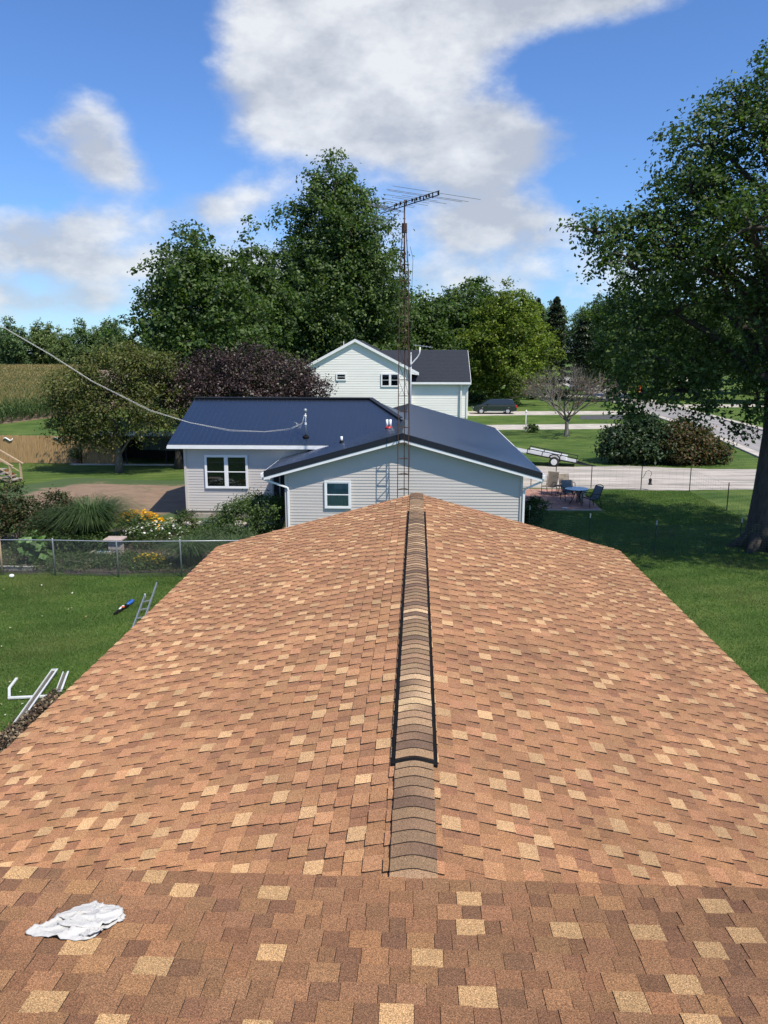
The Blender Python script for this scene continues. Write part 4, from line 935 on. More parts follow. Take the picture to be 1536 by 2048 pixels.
# street trees, right of the road and beyond (three crowns, copied)
def proto(seed, prof, nl, leaf, pal, name, label, loc, th=8):
    return tree(name, label, 'tree', loc, lobes_from_profile(prof, 26, r0, .36), nl, leaf, pal, .42, th, seed, clump=.8, per=24, group='street trees beyond the road')
pA = proto(61, [(3, 4.5), (6, 6.5), (10, 6.8), (14, 5), (17, 2)], 20000, .40, MG, 'street_tree', 'tall pale green street tree behind the utility pole', (29.5, 117, 0), 12)
pB = proto(62, [(2.5, 4), (5, 6), (9, 6.6), (13, 5), (15.5, 1.5)], 18000, .42, DG, 'street_tree', 'dark green street tree right of the road, beside the red post', (43, 122, 0), 11)
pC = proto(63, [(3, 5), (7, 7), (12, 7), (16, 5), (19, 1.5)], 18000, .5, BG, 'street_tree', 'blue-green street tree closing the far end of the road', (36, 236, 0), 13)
spec = [(pA, (55, 246, 0), 2.7, 1.35), (pB, (60, 285, 0), 1.9, 1.5), (pC, (41, 205, 0), .3, .9) if False else (pC, (47, 340, 0), .3, 1.5), (pA, (38.5, 128, 0), 1.1, 1.05), (pB, (52, 112, 0), 2.2, 1.15), (pA, (58, 140, 0), 3.0, 1.1), (pB, (48, 158, 0), 4.0, 1.15), (pC, (66, 120, 0), 5.0, 1.0), (pC, (63, 175, 0), 1.0, 1.1), (pB, (57, 205, 0), .5, 1.1),
        (pA, (21, 198, 0), .9, 1.1), (pC, (8, 190, 0), 2.0, 1.0), (pB, (27, 250, 0), 3.3, 1.3), (pC, (49, 290, 0), 4.4, 1.3), (pA, (70, 260, 0), 2.4, 1.3), (pC, (85, 210, 0), .2, 1.2), (pB, (92, 160, 0), 1.6, 1.3), (pC, (-4, 160, 0), 2.9, 1.1), (pA, (84, 120, 0), .7, 1.2), (pB, (-30, 112, 0), .4, .9)]
for i, (p, loc, rz, s) in enumerate(spec): copy_tree(p, loc, rz, s, label='leafy green street tree in the background along the road')
# far line of trees beyond the corn
fA = tree('field_edge_tree', 'haze-paled green tree in the far line beyond the corn field', 'tree', (-152, 350, 0), lobes_from_profile([(.5, 7), (5, 9.5), (11, 9.5), (16, 7.5), (20.5, 3)], 26, r0, .36), 9000, .9, BG, .5, 14, 71, clump=1.3, per=20, group='far trees beyond the corn field', twigs=10)
fB = tree('field_edge_tree', 'haze-paled green tree in the far line beyond the corn field', 'tree', (-168, 355, 0), lobes_from_profile([(.5, 7), (5, 9), (10, 9), (15, 7), (18.5, 3)], 26, r0, .36), 9000, .9, [(.13, .18, .06), (.14, .19, .062), (.105, .155, .055)], .5, 13, 72, clump=1.3, per=20, group='far trees beyond the corn field', twigs=10)  # leaf colours here hold the distance haze too
x = -262; i = 0
while x < -20:
    if abs(x + 152) > 3 and abs(x + 168) > 3:
        copy_tree((fA, fB)[i % 2], (x, 352 + 9 * math.sin(i * 2.3) , 0), i * 1.7, .92 + .16 * math.sin(i * 1.3 + .5) + .07 * math.sin(i * 3.1))
    i += 1; x += 8.0 + 2.0 * math.sin(i * 1.9)
# big maple at the right, trunk in front of the gravel drive
BX, BY = 12.55, 27.7
mpl = [(10.6, 0, 15.3), ]
ml = [(-1.9, .2, 14.5, 1.4, 1.6, 1.3), (-.6, 0, 15.5, 1.6, 1.8, 1.4), (-2.9, .3, 13.6, 1.7, 1.8, 1.3), (-1.4, -.4, 13.2, 1.9, 1.9, 1.6), (-3.6, -.2, 12.1, 1.3, 1.6, 1.0), (-2.4, .6, 11.5, 1.8, 1.8, 1.1),
      (-4.3, 0, 11.0, 1.6, 1.8, 1.0), (-5.6, .2, 10.8, 1.5, 1.6, .9), (-6.6, 0, 10.9, 1.0, 1.3, .7), (-3.9, -.6, 10.0, 1.8, 1.8, 1.0), (-5.3, -.4, 9.7, 1.5, 1.6, .8), (-2.2, 0, 9.9, 1.9, 2.0, 1.2),
      (-3.6, .4, 8.3, 1.9, 2.0, 1.1), (-1.6, -.9, 8.3, 1.5, 1.5, 1.2), (-4.9, .6, 7.7, 1.4, 1.6, 1.0), (-4.4, .2, 6.6, 1.5, 1.6, .9), (-2.7, .8, 6.7, 1.6, 1.6, 1.0), (-5.2, .2, 5.5, .75, 1.1, .8), (-3.0, .4, 5.6, 1.3, 1.4, .8), (-1.5, -.2, 6.3, 1.2, 1.3, .9), (-2.2, .4, 4.8, .9, 1.0, .55), (-.9, -.6, 5.4, .8, .9, .8), (-4.9, .3, 4.75, .5, .7, .4), (-1.4, -.3, 4.2, .45, .6, .4),
      (1.5, 0, 15.8, 2.2, 2.2, 1.5), (3.2, .2, 14.5, 2.6, 2.6, 1.8), (4.4, 0, 11.5, 2.6, 2.8, 1.9), (2.0, -2.6, 13, 2.6, 2.4, 2.0), (2.2, 2.8, 13, 2.6, 2.4, 2.0), (4.2, -1.6, 8.4, 2.4, 2.4, 1.8), (3.4, 2.2, 8.2, 2.4, 2.4, 1.8), (.4, -3.4, 10.2, 2.2, 2.2, 1.6), (.2, 3.6, 10.4, 2.4, 2.4, 1.6), (-2.4, 3.6, 9.4, 2.0, 2.0, 1.4), (-2.6, -3.0, 10.6, 1.8, 1.8, 1.2), (-2.2, 3.0, 12.6, 2.0, 2.0, 1.4), (5.4, .4, 6.0, 2.0, 2.2, 1.4), (.9, -5.6, 10.5, 2.4, 2.4, 1.8), (3.6, -5.8, 11.0, 2.6, 2.4, 2.0), (1.6, -4.8, 13.6, 2.4, 2.2, 1.8), (2.4, -4.6, 8.0, 2.0, 2.0, 1.5), (4.6, -3.6, 13.0, 2.4, 2.4, 1.8)]  # last lobes lie out of view, added to throw shade on the lawn
tree('big_maple_tree', 'big dark maple with thick furrowed trunk on the lawn by the netting fence', 'tree', (BX, BY, 0), ml, 88000, .155, DG + [(.05, .085, .02)], .66, 15.0, 81, clump=.40, per=26, limb=26, hollow=.42, flare=1.12, twigs=420, rootflare=True,
     trunk_pts=[(0, 0, -.05), (.0, 0, .8), (.05, 0, 2.2), (.1, 0, 4.2), (-.1, 0, 6.5), (-.3, .1, 9.5), (-.2, 0, 12.6), (0, 0, 15.0)])
# small bare tree on the lawn by the drives
def bare_tree(loc, label):
    r = np.random.default_rng(5); t = thing('bare_tree', label, 'tree', loc); tb = MB(); tips = []
    def grow(p, d, l, rad, dep):
        q = p + d * l + r.normal(0, .04 * l, 3); mid = (p + q) / 2 + r.normal(0, .04 * l, 3)
        tb.tube([tuple(p), tuple(mid), tuple(q)], [rad, rad * .85, rad * .68], 6 if dep < 3 else 3, caps=False)
        if dep >= 6: tips.append(q); return
        for i in range(3 if dep < 5 else 2):
            ax = r.normal(0, 1, 3); ax -= ax @ d * d; ax /= np.linalg.norm(ax); an_ = r.uniform(.22, .62) if dep else r.uniform(.5, .85)
            nd = d * math.cos(an_) + ax * math.sin(an_); nd[2] += .07; nd /= np.linalg.norm(nd); grow(q, nd, l * r.uniform(.68, .9), rad * .62, dep + 1)
        if dep >= 2: tips.append(q)
    tb.tube([(0, 0, -.05), (.02, 0, .5), (0, 0, 1.0)], [.17, .125, .12], 8)
    for k in range(9):
        a = k * .70 + r.normal(0, .1); e = r.uniform(.35, 1.15); d = np.array([math.cos(a) * math.cos(e), math.sin(a) * math.cos(e), math.sin(e)]); grow(np.array([0, 0, .9 + .05 * k]), d, 1.05, .062, 1)
    tb.build('trunk', M['barkd'], t); T = np.array(tips); T = T[T[:, 2] < 3.9][::3]
    T = T + r.normal(0, .08, T.shape); quads_obj('crown', leaf_cloud(T, np.tile([0, 0, .7], (len(T), 1)), .15, r), M['leaf'], t, crown_cols(len(T), r.normal(0, 1, len(T)), [(.17, .075, .06), (.14, .09, .06), (.1, .09, .04)], r)); return t
bare_tree((12.7, 66.3, 0), 'nearly leafless grey-twigged tree on the lawn between two drives').scale = (1.3, 1.3, 1.25)
# bushes
def bush(name, label, loc, lobes, n, leaf, pal, seed, clump=.25, group=None, cat='shrub', mat='leaf', per=20, stems=10, aspect=.6):
    r = np.random.default_rng(seed); t = thing(name, label, cat, loc, group=group)
    C, nb, sh, cc, wh_ = crown_points(lobes, n, clump, per, r, .5); C[:, 2] = np.maximum(C[:, 2], .02)
    quads_obj('foliage', leaf_cloud(C, nb, leaf, r, aspect), M[mat], t, crown_cols(len(C), sh, pal, r))
    m = MB()
    for i in range(stems):
        l = lobes[i % len(lobes)]; q = cc[r.integers(len(cc))]; m.tube([(l[0] * .3, l[1] * .3, -.02), ((l[0] + q[0]) * .4, (l[1] + q[1]) * .4, q[2] * .5), tuple(q)], [.018, .013, .006], 5)
    m.build('stem', M['barkd'], t); return t
JG = [(.020, .045, .016), (.028, .055, .018), (.038, .062, .02)]
bush('juniper_shrub', 'large dark green spreading juniper at the left of the pair by the gravel drive', (14.0, 50.2, 0), [(-.6, 0, 1.3, 1.5, 1.6, 1.2), (.9, .2, 1.5, 1.6, 1.6, 1.3), (-1.2, -.2, .8, 1.1, 1.2, .8), (.2, -.7, .8, 1.6, 1.2, .8), (.4, .3, 2.3, 1.2, 1.2, .8), (1.6, -.3, 1.0, 1.3, 1.3, 1.0)], 15000, .2, JG, 91, .35, mat='leafd', stems=16)
bush('browning_shrub', 'wide shrub with browning reddish branches right of the dark juniper', (17.3, 50.0, 0), [(-1.1, 0, 1.2, 1.4, 1.4, 1.1), (.2, .1, 1.3, 1.5, 1.4, 1.2), (1.3, 0, .9, 1.2, 1.3, .9), (-.2, -.8, .7, 1.6, 1.0, .7), (-.6, .2, 2.0, 1.0, 1.1, .8), (1.9, -.1, .6, .8, .9, .6)], 14000, .19, [(.05, .062, .018), (.095, .058, .024), (.072, .078, .02), (.13, .07, .035), (.04, .055, .018)], 92, .33, stems=16)
bush('house_corner_bush', 'small dark leafy bush at the right corner of the grey house', (4.75, 31.8, 0), [(-.2, 0, .5, .5, .5, .5), (.3, .1, .55, .45, .5, .5), (.05, -.3, .3, .5, .4, .3)], 2600, .10, DG, 93, .16)
bush('post_bush', 'small round dark bush at the foot of the white post', (10.25, 69.6, 0), [(0, 0, .35, .55, .5, .36)], 1200, .13, DG, 94, .14)
tree('young_tree', 'slim young yellow-green tree behind the rear of the minivan', 'tree', (12.1, 97.2, 0), [(0, 0, 2.6, .8, .8, 1.0), (.3, 0, 3.5, .7, .7, .9), (-.3, 0, 4.0, .6, .6, .7)], 3600, .2, [(.12, .16, .03), (.09, .13, .025)], .06, 4, 95, clump=.3)
# hedge line and dark planting behind the van
for k, (x, y) in enumerate(((7.5, 112), (12.5, 118), (17, 121), (21.5, 124))):
    bush('hedge_shrub', 'dark rounded shrub in the shade behind the minivan', (x, y, 0), [(0, 0, .7, 2.0, 1.0, .8), (1.2, .2, .7, 1.4, 1.0, .7)], 1600, .3, DG, 200 + k, .35, group='shrubs behind the minivan', mat='leafd')

# ---------------------------------------------------------------- garden
bush('garden_shrub', 'tall dark shrub with reddish shoots behind the chain link fence', (-14.1, 26.6, 0), [(-.9, 0, .95, .9, .9, .9), (.1, .1, .95, .9, .9, .85), (.8, .2, .7, .7, .8, .65), (-1.6, .1, 1.1, .9, .9, .9), (-.6, .2, 1.9, .45, .5, .55), (1.25, .4, 1.35, .28, .3, .55), (-1.7, 0, 2.1, .4, .4, .5), (.95, .3, 1.75, .2, .25, .35)], 13000, .10, [(.04, .068, .018), (.065, .075, .022), (.03, .05, .015), (.085, .055, .03)], 101, .2, stems=22)
def grass_clump(name, label, loc, n, h, spread, pal, seed, w=.012, group=None):
    r = np.random.default_rng(seed); t = thing(name, label, 'grass clump', loc, group=group); V = []; cs = []
    for i in range(n):
        a = r.uniform(0, 2 * math.pi); b0 = r.uniform(0, .25) * spread; L_ = h * r.uniform(.7, 1.15); out = spread * r.uniform(.2, 1.0); k = 5
        p = [np.array([math.cos(a) * (b0 + out * (s / k) ** 1.7), math.sin(a) * (b0 + out * (s / k) ** 1.7), L_ * math.sin((s / k) * math.pi * .5 * (1 + .45 * out / spread)) ]) for s in range(k + 1)]
        sd_ = np.array([-math.sin(a), math.cos(a), 0]); c = np.array(pal[r.integers(len(pal))]) * r.uniform(.75, 1.3)
        for s in range(k):
            w0, w1 = w * (1 - s / k * .8), w * (1 - (s + 1) / k * .9); V.append([p[s] - sd_ * w0, p[s] + sd_ * w0, p[s + 1] + sd_ * w1, p[s + 1] - sd_ * w1]); cs.append(c)
    quads_obj('blades', np.array(V), M['blade'], t, np.array(cs)); MB().lathe([(.16, -.02), (.13, .12), (.05, .2)], n=10).build('crown_base', M['dead'], t) if False else None
    return t
GP = [(.045, .085, .022), (.065, .11, .03), (.03, .06, .018), (.10, .14, .06)]
grass_clump('ornamental_grass', 'big arching ornamental grass mound in the flower bed', (-11.9, 27.0, 0), 2800, 1.5, 2.1, GP, 111, .014)
grass_clump('daylily_clump', 'strappy green daylily clump near the roof edge', (-7.5, 24.5, 0), 800, .8, 1.25, GP, 112, .016)
grass_clump('daylily_clump', 'smaller strappy clump behind the fence near the roof', (-6.3, 25.3, 0), 500, .7, 1.1, GP, 113, .016)
def flowers(parent, n, area, zf, size, col, seed, name='blossom', six=True):
    r = np.random.default_rng(seed); x = r.uniform(-1, 1, n) * area[0]; y = r.uniform(-1, 1, n) * area[1]
    z = zf(x, y) + r.normal(0, .03, n); C = np.stack([x, y, z], 1); V = []
    for c in C:
        tl = r.normal(0, .3, 2); s = size * r.uniform(.7, 1.25); p = []
        for k in range(8):
            a = k * math.pi / 4; q = s * (1 if k % 2 == 0 else .75); dx, dy = math.cos(a) * q, math.sin(a) * q; p.append(c + [dx, dy, dx * tl[0] + dy * tl[1] - .3 * s * (dy > 0) + .0])
        V.append(p)
    cl_ = np.array(col) * r.uniform(.8, 1.1, (n, 1)); return quads_obj(name, np.array(V), M['petal'], parent, cl_, 8)
dome = lambda ax, ay, h: (lambda x, y: h * np.sqrt(np.maximum(.05, 1 - (x / ax) ** 2 * .8 - (y / ay) ** 2 * .8)))
t = bush('yellow_flower_plant', 'tall bed plant topped with bright yellow-orange blossoms', (-10.75, 28.6, 0), [(-.3, 0, .45, .6, .5, .45), (.4, 0, .4, .6, .5, .4)], 2600, .07, MG, 121, .12, cat='flower plant'); flowers(t, 300, (1.0, .5), dome(1.15, .65, 1.0), .066, (.90, .52, .02), 1)
t = bush('white_daisy_plant', 'mound of green foliage dotted with white daisies', (-9.55, 27.0, 0), [(-.5, 0, .4, .7, .7, .45), (.5, .1, .4, .75, .7, .42), (0, -.4, .3, .8, .6, .35)], 4200, .06, DG, 122, .12, cat='flower plant'); flowers(t, 200, (1.15, .8), dome(1.3, 1.0, .90), .042, (.82, .82, .76), 2)
t = bush('yellow_cushion_plant', 'low yellow flowered cushion plant against the chain link fence', (-8.75, 24.1, 0), [(0, 0, .2, .55, .35, .25)], 1600, .05, [(.10, .12, .02), (.07, .1, .02)], 123, .1, cat='flower plant'); flowers(t, 120, (.5, .3), dome(.6, .4, .48), .034, (.75, .50, .03), 3)
t = bush('cream_hydrangea', 'low plant with one big cream flower cushion', (-9.75, 29.5, 0), [(0, 0, .25, .4, .35, .22)], 900, .07, MG, 124, .1, cat='flower plant'); flowers(t, 160, (.30, .25), dome(.35, .3, .52), .04, (.78, .74, .56), 4)
bush('dark_rose_bush', 'small dark bush with dull pink seed heads beside the cream cushion', (-9.0, 29.2, 0), [(0, 0, .45, .45, .4, .45)], 1500, .07, DG + [(.10, .06, .04)], 125, .13)
bush('silver_plant', 'silvery blue-green plant by the pale gravel strip', (-8.2, 29.5, 0), [(0, 0, .25, .5, .4, .27)], 1300, .07, [(.22, .28, .24), (.16, .22, .18)], 126, .12)
bush('house_shrub', 'big dark shrub filling the bed in front of the grey wing', (-6.7, 28.7, 0), [(0, 0, .7, .9, .8, .75), (.9, .2, .8, .7, .8, .8), (-.7, -.2, .5, .7, .7, .5), (.3, .6, 1.1, .5, .5, .5), (1.3, .9, 1.0, .45, .5, .5)], 9000, .09, DG, 127, .2, stems=18)
bush('pale_green_shrub', 'soft pale green plant at the bed corner near the roof', (-6.6, 26.6, 0), [(0, 0, .4, .9, .7, .45), (-.9, .2, .35, .7, .6, .35)], 4200, .06, [(.07, .11, .045), (.09, .13, .06)], 128, .16)
bush('fence_foot_plant', 'trailing low green plants along the foot of the chain link fence', (-10.6, 24.3, 0), [(-1.3, .1, .12, .9, .7, .24), (-.2, .2, .14, .9, .8, .28), (.8, .1, .14, .9, .8, .26), (1.6, -.1, .12, .8, .6, .22)], 9000, .055, [(.06, .10, .03), (.08, .12, .04), (.05, .08, .025)], 129, .14)
t = bush('squash_plant', 'pale green large-leaved plant by the fence beside the timber edging', (-12.75, 24.4, 0), [(0, 0, .55, .35, .3, .35), (.15, 0, .2, .3, .25, .2)], 170, .26, [(.12, .22, .07), (.16, .26, .09)], 130, .2, cat='plant', aspect=.9, per=6)
bush('bed_filler_plant', 'dark low foliage under the ornamental grass', (-11.9, 25.7, 0), [(-1.5, 0, .35, .8, .5, .4), (-.6, 0, .35, .9, .5, .4), (.7, 0, .35, .9, .5, .4)], 5000, .08, DG, 131, .16)
bush('bed_filler_plant', 'low green foliage between the daisies and the big shrub', (-8.3, 27.6, 0), [(-.4, 0, .25, .8, .6, .3), (.5, 0, .3, .7, .6, .3)], 2600, .07, MG, 132, .16)
def ground_cover():
    r = np.random.default_rng(140); n = 26000; x = r.uniform(-15.8, -5.2, n); y = r.uniform(23.35, 30.2, n); k = (np.sin(x * 2.1 + np.sin(y * 1.7)) + np.sin(y * 2.6 + x * .7) + r.normal(0, .7, n)) > -.5
    x, y = x[k], y[k]; n = len(x); h = .10 + .09 * np.sin(x * 3.1) * np.sin(y * 2.3); C = np.stack([x, y, np.maximum(.02, r.random(n) ** .6 * (h + .06))], 1)
    tag(quads_obj('ground_cover', leaf_cloud(C, np.tile([0, 0, .9], (n, 1)), .075, r), M['leaf'], None, crown_cols(n, r.normal(0, 1, n), [(.07, .11, .03), (.09, .135, .04), (.055, .09, .028), (.11, .13, .05)], r)), 'low mixed green ground cover filling the flower bed', 'ground cover', kind='stuff')
ground_cover()
o = MB().box(-13.9, -12.4, 23.55, 23.72, 0, .13).build('timber_edging', M['greywood']); tag(o, 'short weathered timber edging the bed behind the fence', 'timber')
t = thing('stone_pedestal', 'stacked stone pedestal with a flat pinkish slab on top', 'pedestal', (-10.35, 25.35, 0))
for k in range(4):
    for q in range(2): MB().box(-.21 + q * .21 + .003, q * .21 - .003, -.17 + .015 * (k % 2), .17, k * .16, k * .16 + .155).build('stone_block', M['stone'], t)
MB().box(-.34, .30, -.28, .28, .642, .70).build('top_slab', M['pinkstone'], t, bevel=.01)
t = thing('low_stone_bench', 'low stone shelf beside the pedestal', 'bench', (-10.85, 25.3, 0)); MB().box(-.35, .35, -.2, .2, .18, .23).build('seat', M['greywood'], t); MB().box(-.3, .3, -.15, .15, 0, .18).build('base', M['stone'], t)
o = MB().hexa([(-10.98, 25.15, .232), (-10.52, 25.18, .232), (-10.45, 25.42, .232), (-10.9, 25.42, .232), (-10.98, 25.15, .25), (-10.52, 25.18, .25), (-10.45, 25.42, .25), (-10.9, 25.42, .25)]).build('blue_board', M['bluepaper']); tag(o, 'pale blue board lying on the low stone shelf', 'board')
# chain link fence
CF = [(-15.6, 22.95), (-13.15, 23.05), (-11.45, 23.08), (-9.37, 22.98), (-7.4, 23.12), (-5.2, 23.3)]; ch = 1.16
t = thing('chain_link_fence', 'chain link fence with galvanised posts between lawn and flower bed', 'fence', (-10, 23, 0)); FO = (-10, 23, 0)
for i, (x, y) in enumerate(CF):
    r_ = .038 if i == 1 else .026; mm = M['lumber'] if i == 1 else M['galv']
    MB().lathe([(r_, -.1), (r_, ch + .03), (r_ * .6, ch + .06)], c=(x, y, 0), n=10).build('post', mm, t, True, org=FO)
MB().tube([(x, y, ch) for x, y in CF], .019, 8).build('top_rail', M['galv'], t, True, org=FO)
m = MB(); st = .062
for (x0, y0), (x1, y1) in zip(CF[:-1], CF[1:]):
    d = math.hypot(x1 - x0, y1 - y0); ux, uy = (x1 - x0) / d, (y1 - y0) / d; k = -ch
    while k < d:
        for s in (1, -1):
            a0, z0, a1, z1 = k, (0 if s > 0 else ch), k + ch, (ch if s > 0 else 0)
            if a0 < 0: z0 += (0 - a0) * s; a0 = 0
            if a1 > d: z1 -= (a1 - d) * s; a1 = d
            if a1 > a0 + .01: m.bar((x0 + ux * a0, y0 + uy * a0 - .012 * s, z0 + .02), (x0 + ux * a1, y0 + uy * a1 - .012 * s, z1 + .02), .0034)
        k += st
tag(m.build('wire_mesh', M['wire'], t, org=FO), kind='stuff')
o = MB().lathe([(.06, 0), (.08, .03), (.07, .08), (.02, .10)], c=(0, 0, 0), n=10).build('white_stone', M['white'], smooth=True); o.location = (-12.75, 22.85, 0); tag(o, 'small white stone at the foot of the wooden fence post', 'stone')
# ---------------------------------------------------------------- wooden fence, deck stair, shelter
t = thing('board_fence', 'cedar board privacy fence in front of the corn field lawn', 'fence', (-26, 48.2, 0)); FO = (-26, 48.2, 0); x = -32.0
while x < -19.0:
    w = .137 + random.uniform(-.004, .004); y = 48.2 - .06 * (x + 26) * .5; h = 1.80 + random.uniform(-.03, .02); p = [(x, .03), (x + w, .03), (x + w, h - .04), (x + w - .03, h), (x + .03, h), (x, h - .04)]
    MB().prism(p, y - .012 + random.uniform(-.006, .006), y + .012).build('board', M['wood'], t, org=FO); x += w + .008
for z in (.3, 1.4): MB().bar((-32, 48.2 + .18 + .05, z), (-19, 48.2 - .21 + .05, z), .04, .09).build('rail', M['wood'], t, org=FO)
x = -32
while x < -18.9: MB().box(x, x + .09, 48.25 - .03 * (x + 26), 48.34 - .03 * (x + 26), 0, 1.75).build('post', M['wood'], t, org=FO); x += 2.4
for k, (x, z) in enumerate(((-26.2, 1.55), (-22.9, 1.62))):
    yy = 48.17 - .03 * (x + 26); p = [(x - .34, yy, z - .06), (x - .28, yy - .03, z + .06), (x - .15, yy - .04, z + .09), (x, yy - .03, z), (x + .12, yy - .03, z - .09), (x + .25, yy - .03, z - .05), (x + .3, yy, z + .07)]
    o = MB().tube(p, [.015, .03, .045, .045, .045, .035, .015], 8).build('fence_ornament', M['white'], smooth=True); tag(o, 'curly white ornament hung high on the cedar fence', 'ornament', 'white ornaments on the cedar fence')
t = thing('deck_stair', 'wooden deck stair with sloping handrail at the end of the yard', 'stair', (-22.6, 41.0, 0)); 
for k in range(4): MB().box(-.9 - .28 * k, .62 - .28 * k, -.6, .45, .17 * (k + 1) - .04, .17 * (k + 1)).build('tread', M['lumber'], t) if False else MB().box(.34 - .28 * k, .66 - .28 * k, -.55, .45, .17 * (k + 1) - .04, .17 * (k + 1)).build('tread', M['greywood'], t)
for y in (-.5, .4): MB().hexa([(.62, y, 0), (.5, y, 0), (.5, y + .05, 0), (.62, y + .05, 0), (-.62, y, .72), (-.75, y, .5), (-.75, y + .05, .5), (-.62, y + .05, .72)]).build('stringer', M['lumber'], t)
for y in (-.6, .5): MB().box(.5, .59, y, y + .09, 0, 1.0).build('post', M['lumber'], t); MB().box(-1.1, -1.01, y, y + .09, 0, 2.0).build('post', M['lumber'], t); MB().bar((.72, y + .045, .93), (-1.1, y + .045, 2.02), .12, .045).build('handrail', M['lumber'], t); MB().bar((.55, y + .045, .45), (-1.06, y + .045, 1.4), .06, .04).build('lower_rail', M['lumber'], t)
MB().box(-3.4, -.78, -.65, .65, .70, .76).build('deck_boards', M['greywood'], t)
for k, x in enumerate((.3, -.05)):
    p = thing('flower_pot', 'clay pot of red flowers on the deck stair', 'pot', (-22.6 + x * .9, 41.2, (.17 if k == 0 else .34)), group='flower pots on the stair'); MB().lathe([(.07, 0), (.11, .18), (.12, .2), (.1, .2)], n=12).build('pot', M['paver'], p, True); flowers(p, 26, (.11, .11), lambda x, y: .28 + 0 * x, .04, (.5, .05, .04), 40 + k)
sh = thing('tarp_shelter', 'low open shelter with dark green tarp valance in the shade of the trees', 'shelter', (-15.5, 49, 0)); SO = (-15.5, 49, 0)
MB().box(-21.6, -9.5, 48.0, 51.2, 1.72, 1.80).build('roof', M['tarp'], sh, org=SO)
vs = []; n = 90
for i in range(n + 1):
    x = -17.4 + 7.6 * i / n
    for j in range(6): vs.append((x, 47.96 - .05 * j / 5 + .035 * math.sin(i * .6 + j) * j / 5, 1.78 - .86 * j / 5 + .03 * math.sin(i * .23) * (j == 5)))
MB().add(vs, [(i * 6 + j, (i + 1) * 6 + j, (i + 1) * 6 + j + 1, i * 6 + j + 1) for i in range(n) for j in range(5)]).build('tarp_valance', M['tarp'], sh, True, org=SO)
for x in (-21.5, -20.3, -18.6, -16, -13.5, -11, -9.6): MB().box(x, x + .09, 48.05, 48.14, 0, 1.72).build('post', M['darkin'], sh, org=SO)
MB().box(-21.6, -9.5, 51.1, 51.2, 0, 1.72).build('back_wall', M['darkin'], sh, org=SO)
MB().box(-22.0, -9.5, 47.5, 47.75, 0, .07).build('slab_edge', M['concrete'], sh, org=SO)
t = thing('garden_chair', 'pale cushioned garden chair inside the dark shelter', 'chair', (-20.0, 48.6, 0)); MB().box(-.45, .45, -.3, .3, .3, .45).build('seat', M['greywood'], t, bevel=.03); MB().box(-.45, .45, .2, .32, .45, .95).build('backrest', M['greywood'], t, bevel=.03)
for x in (-.4, .34):
    for y in (-.28, .2): MB().box(x, x + .06, y, y + .06, 0, .3).build('leg', M['iron'], t)
t = thing('red_pot', 'terracotta pot with a leafy plant at the shelter corner', 'pot', (-21.75, 47.9, .0)); MB().lathe([(.14, 0), (.2, .3), (.22, .32), (.17, .32)], n=14).build('pot', M['paver'], t, True)
C = rng.normal(0, .22, (180, 3)) + [0, 0, .6]; quads_obj('foliage', leaf_cloud(C, np.tile([0, 0, .8], (180, 1)), .16, rng), M['leaf'], t, crown_cols(180, rng.normal(0, 1, 180), DG, rng))
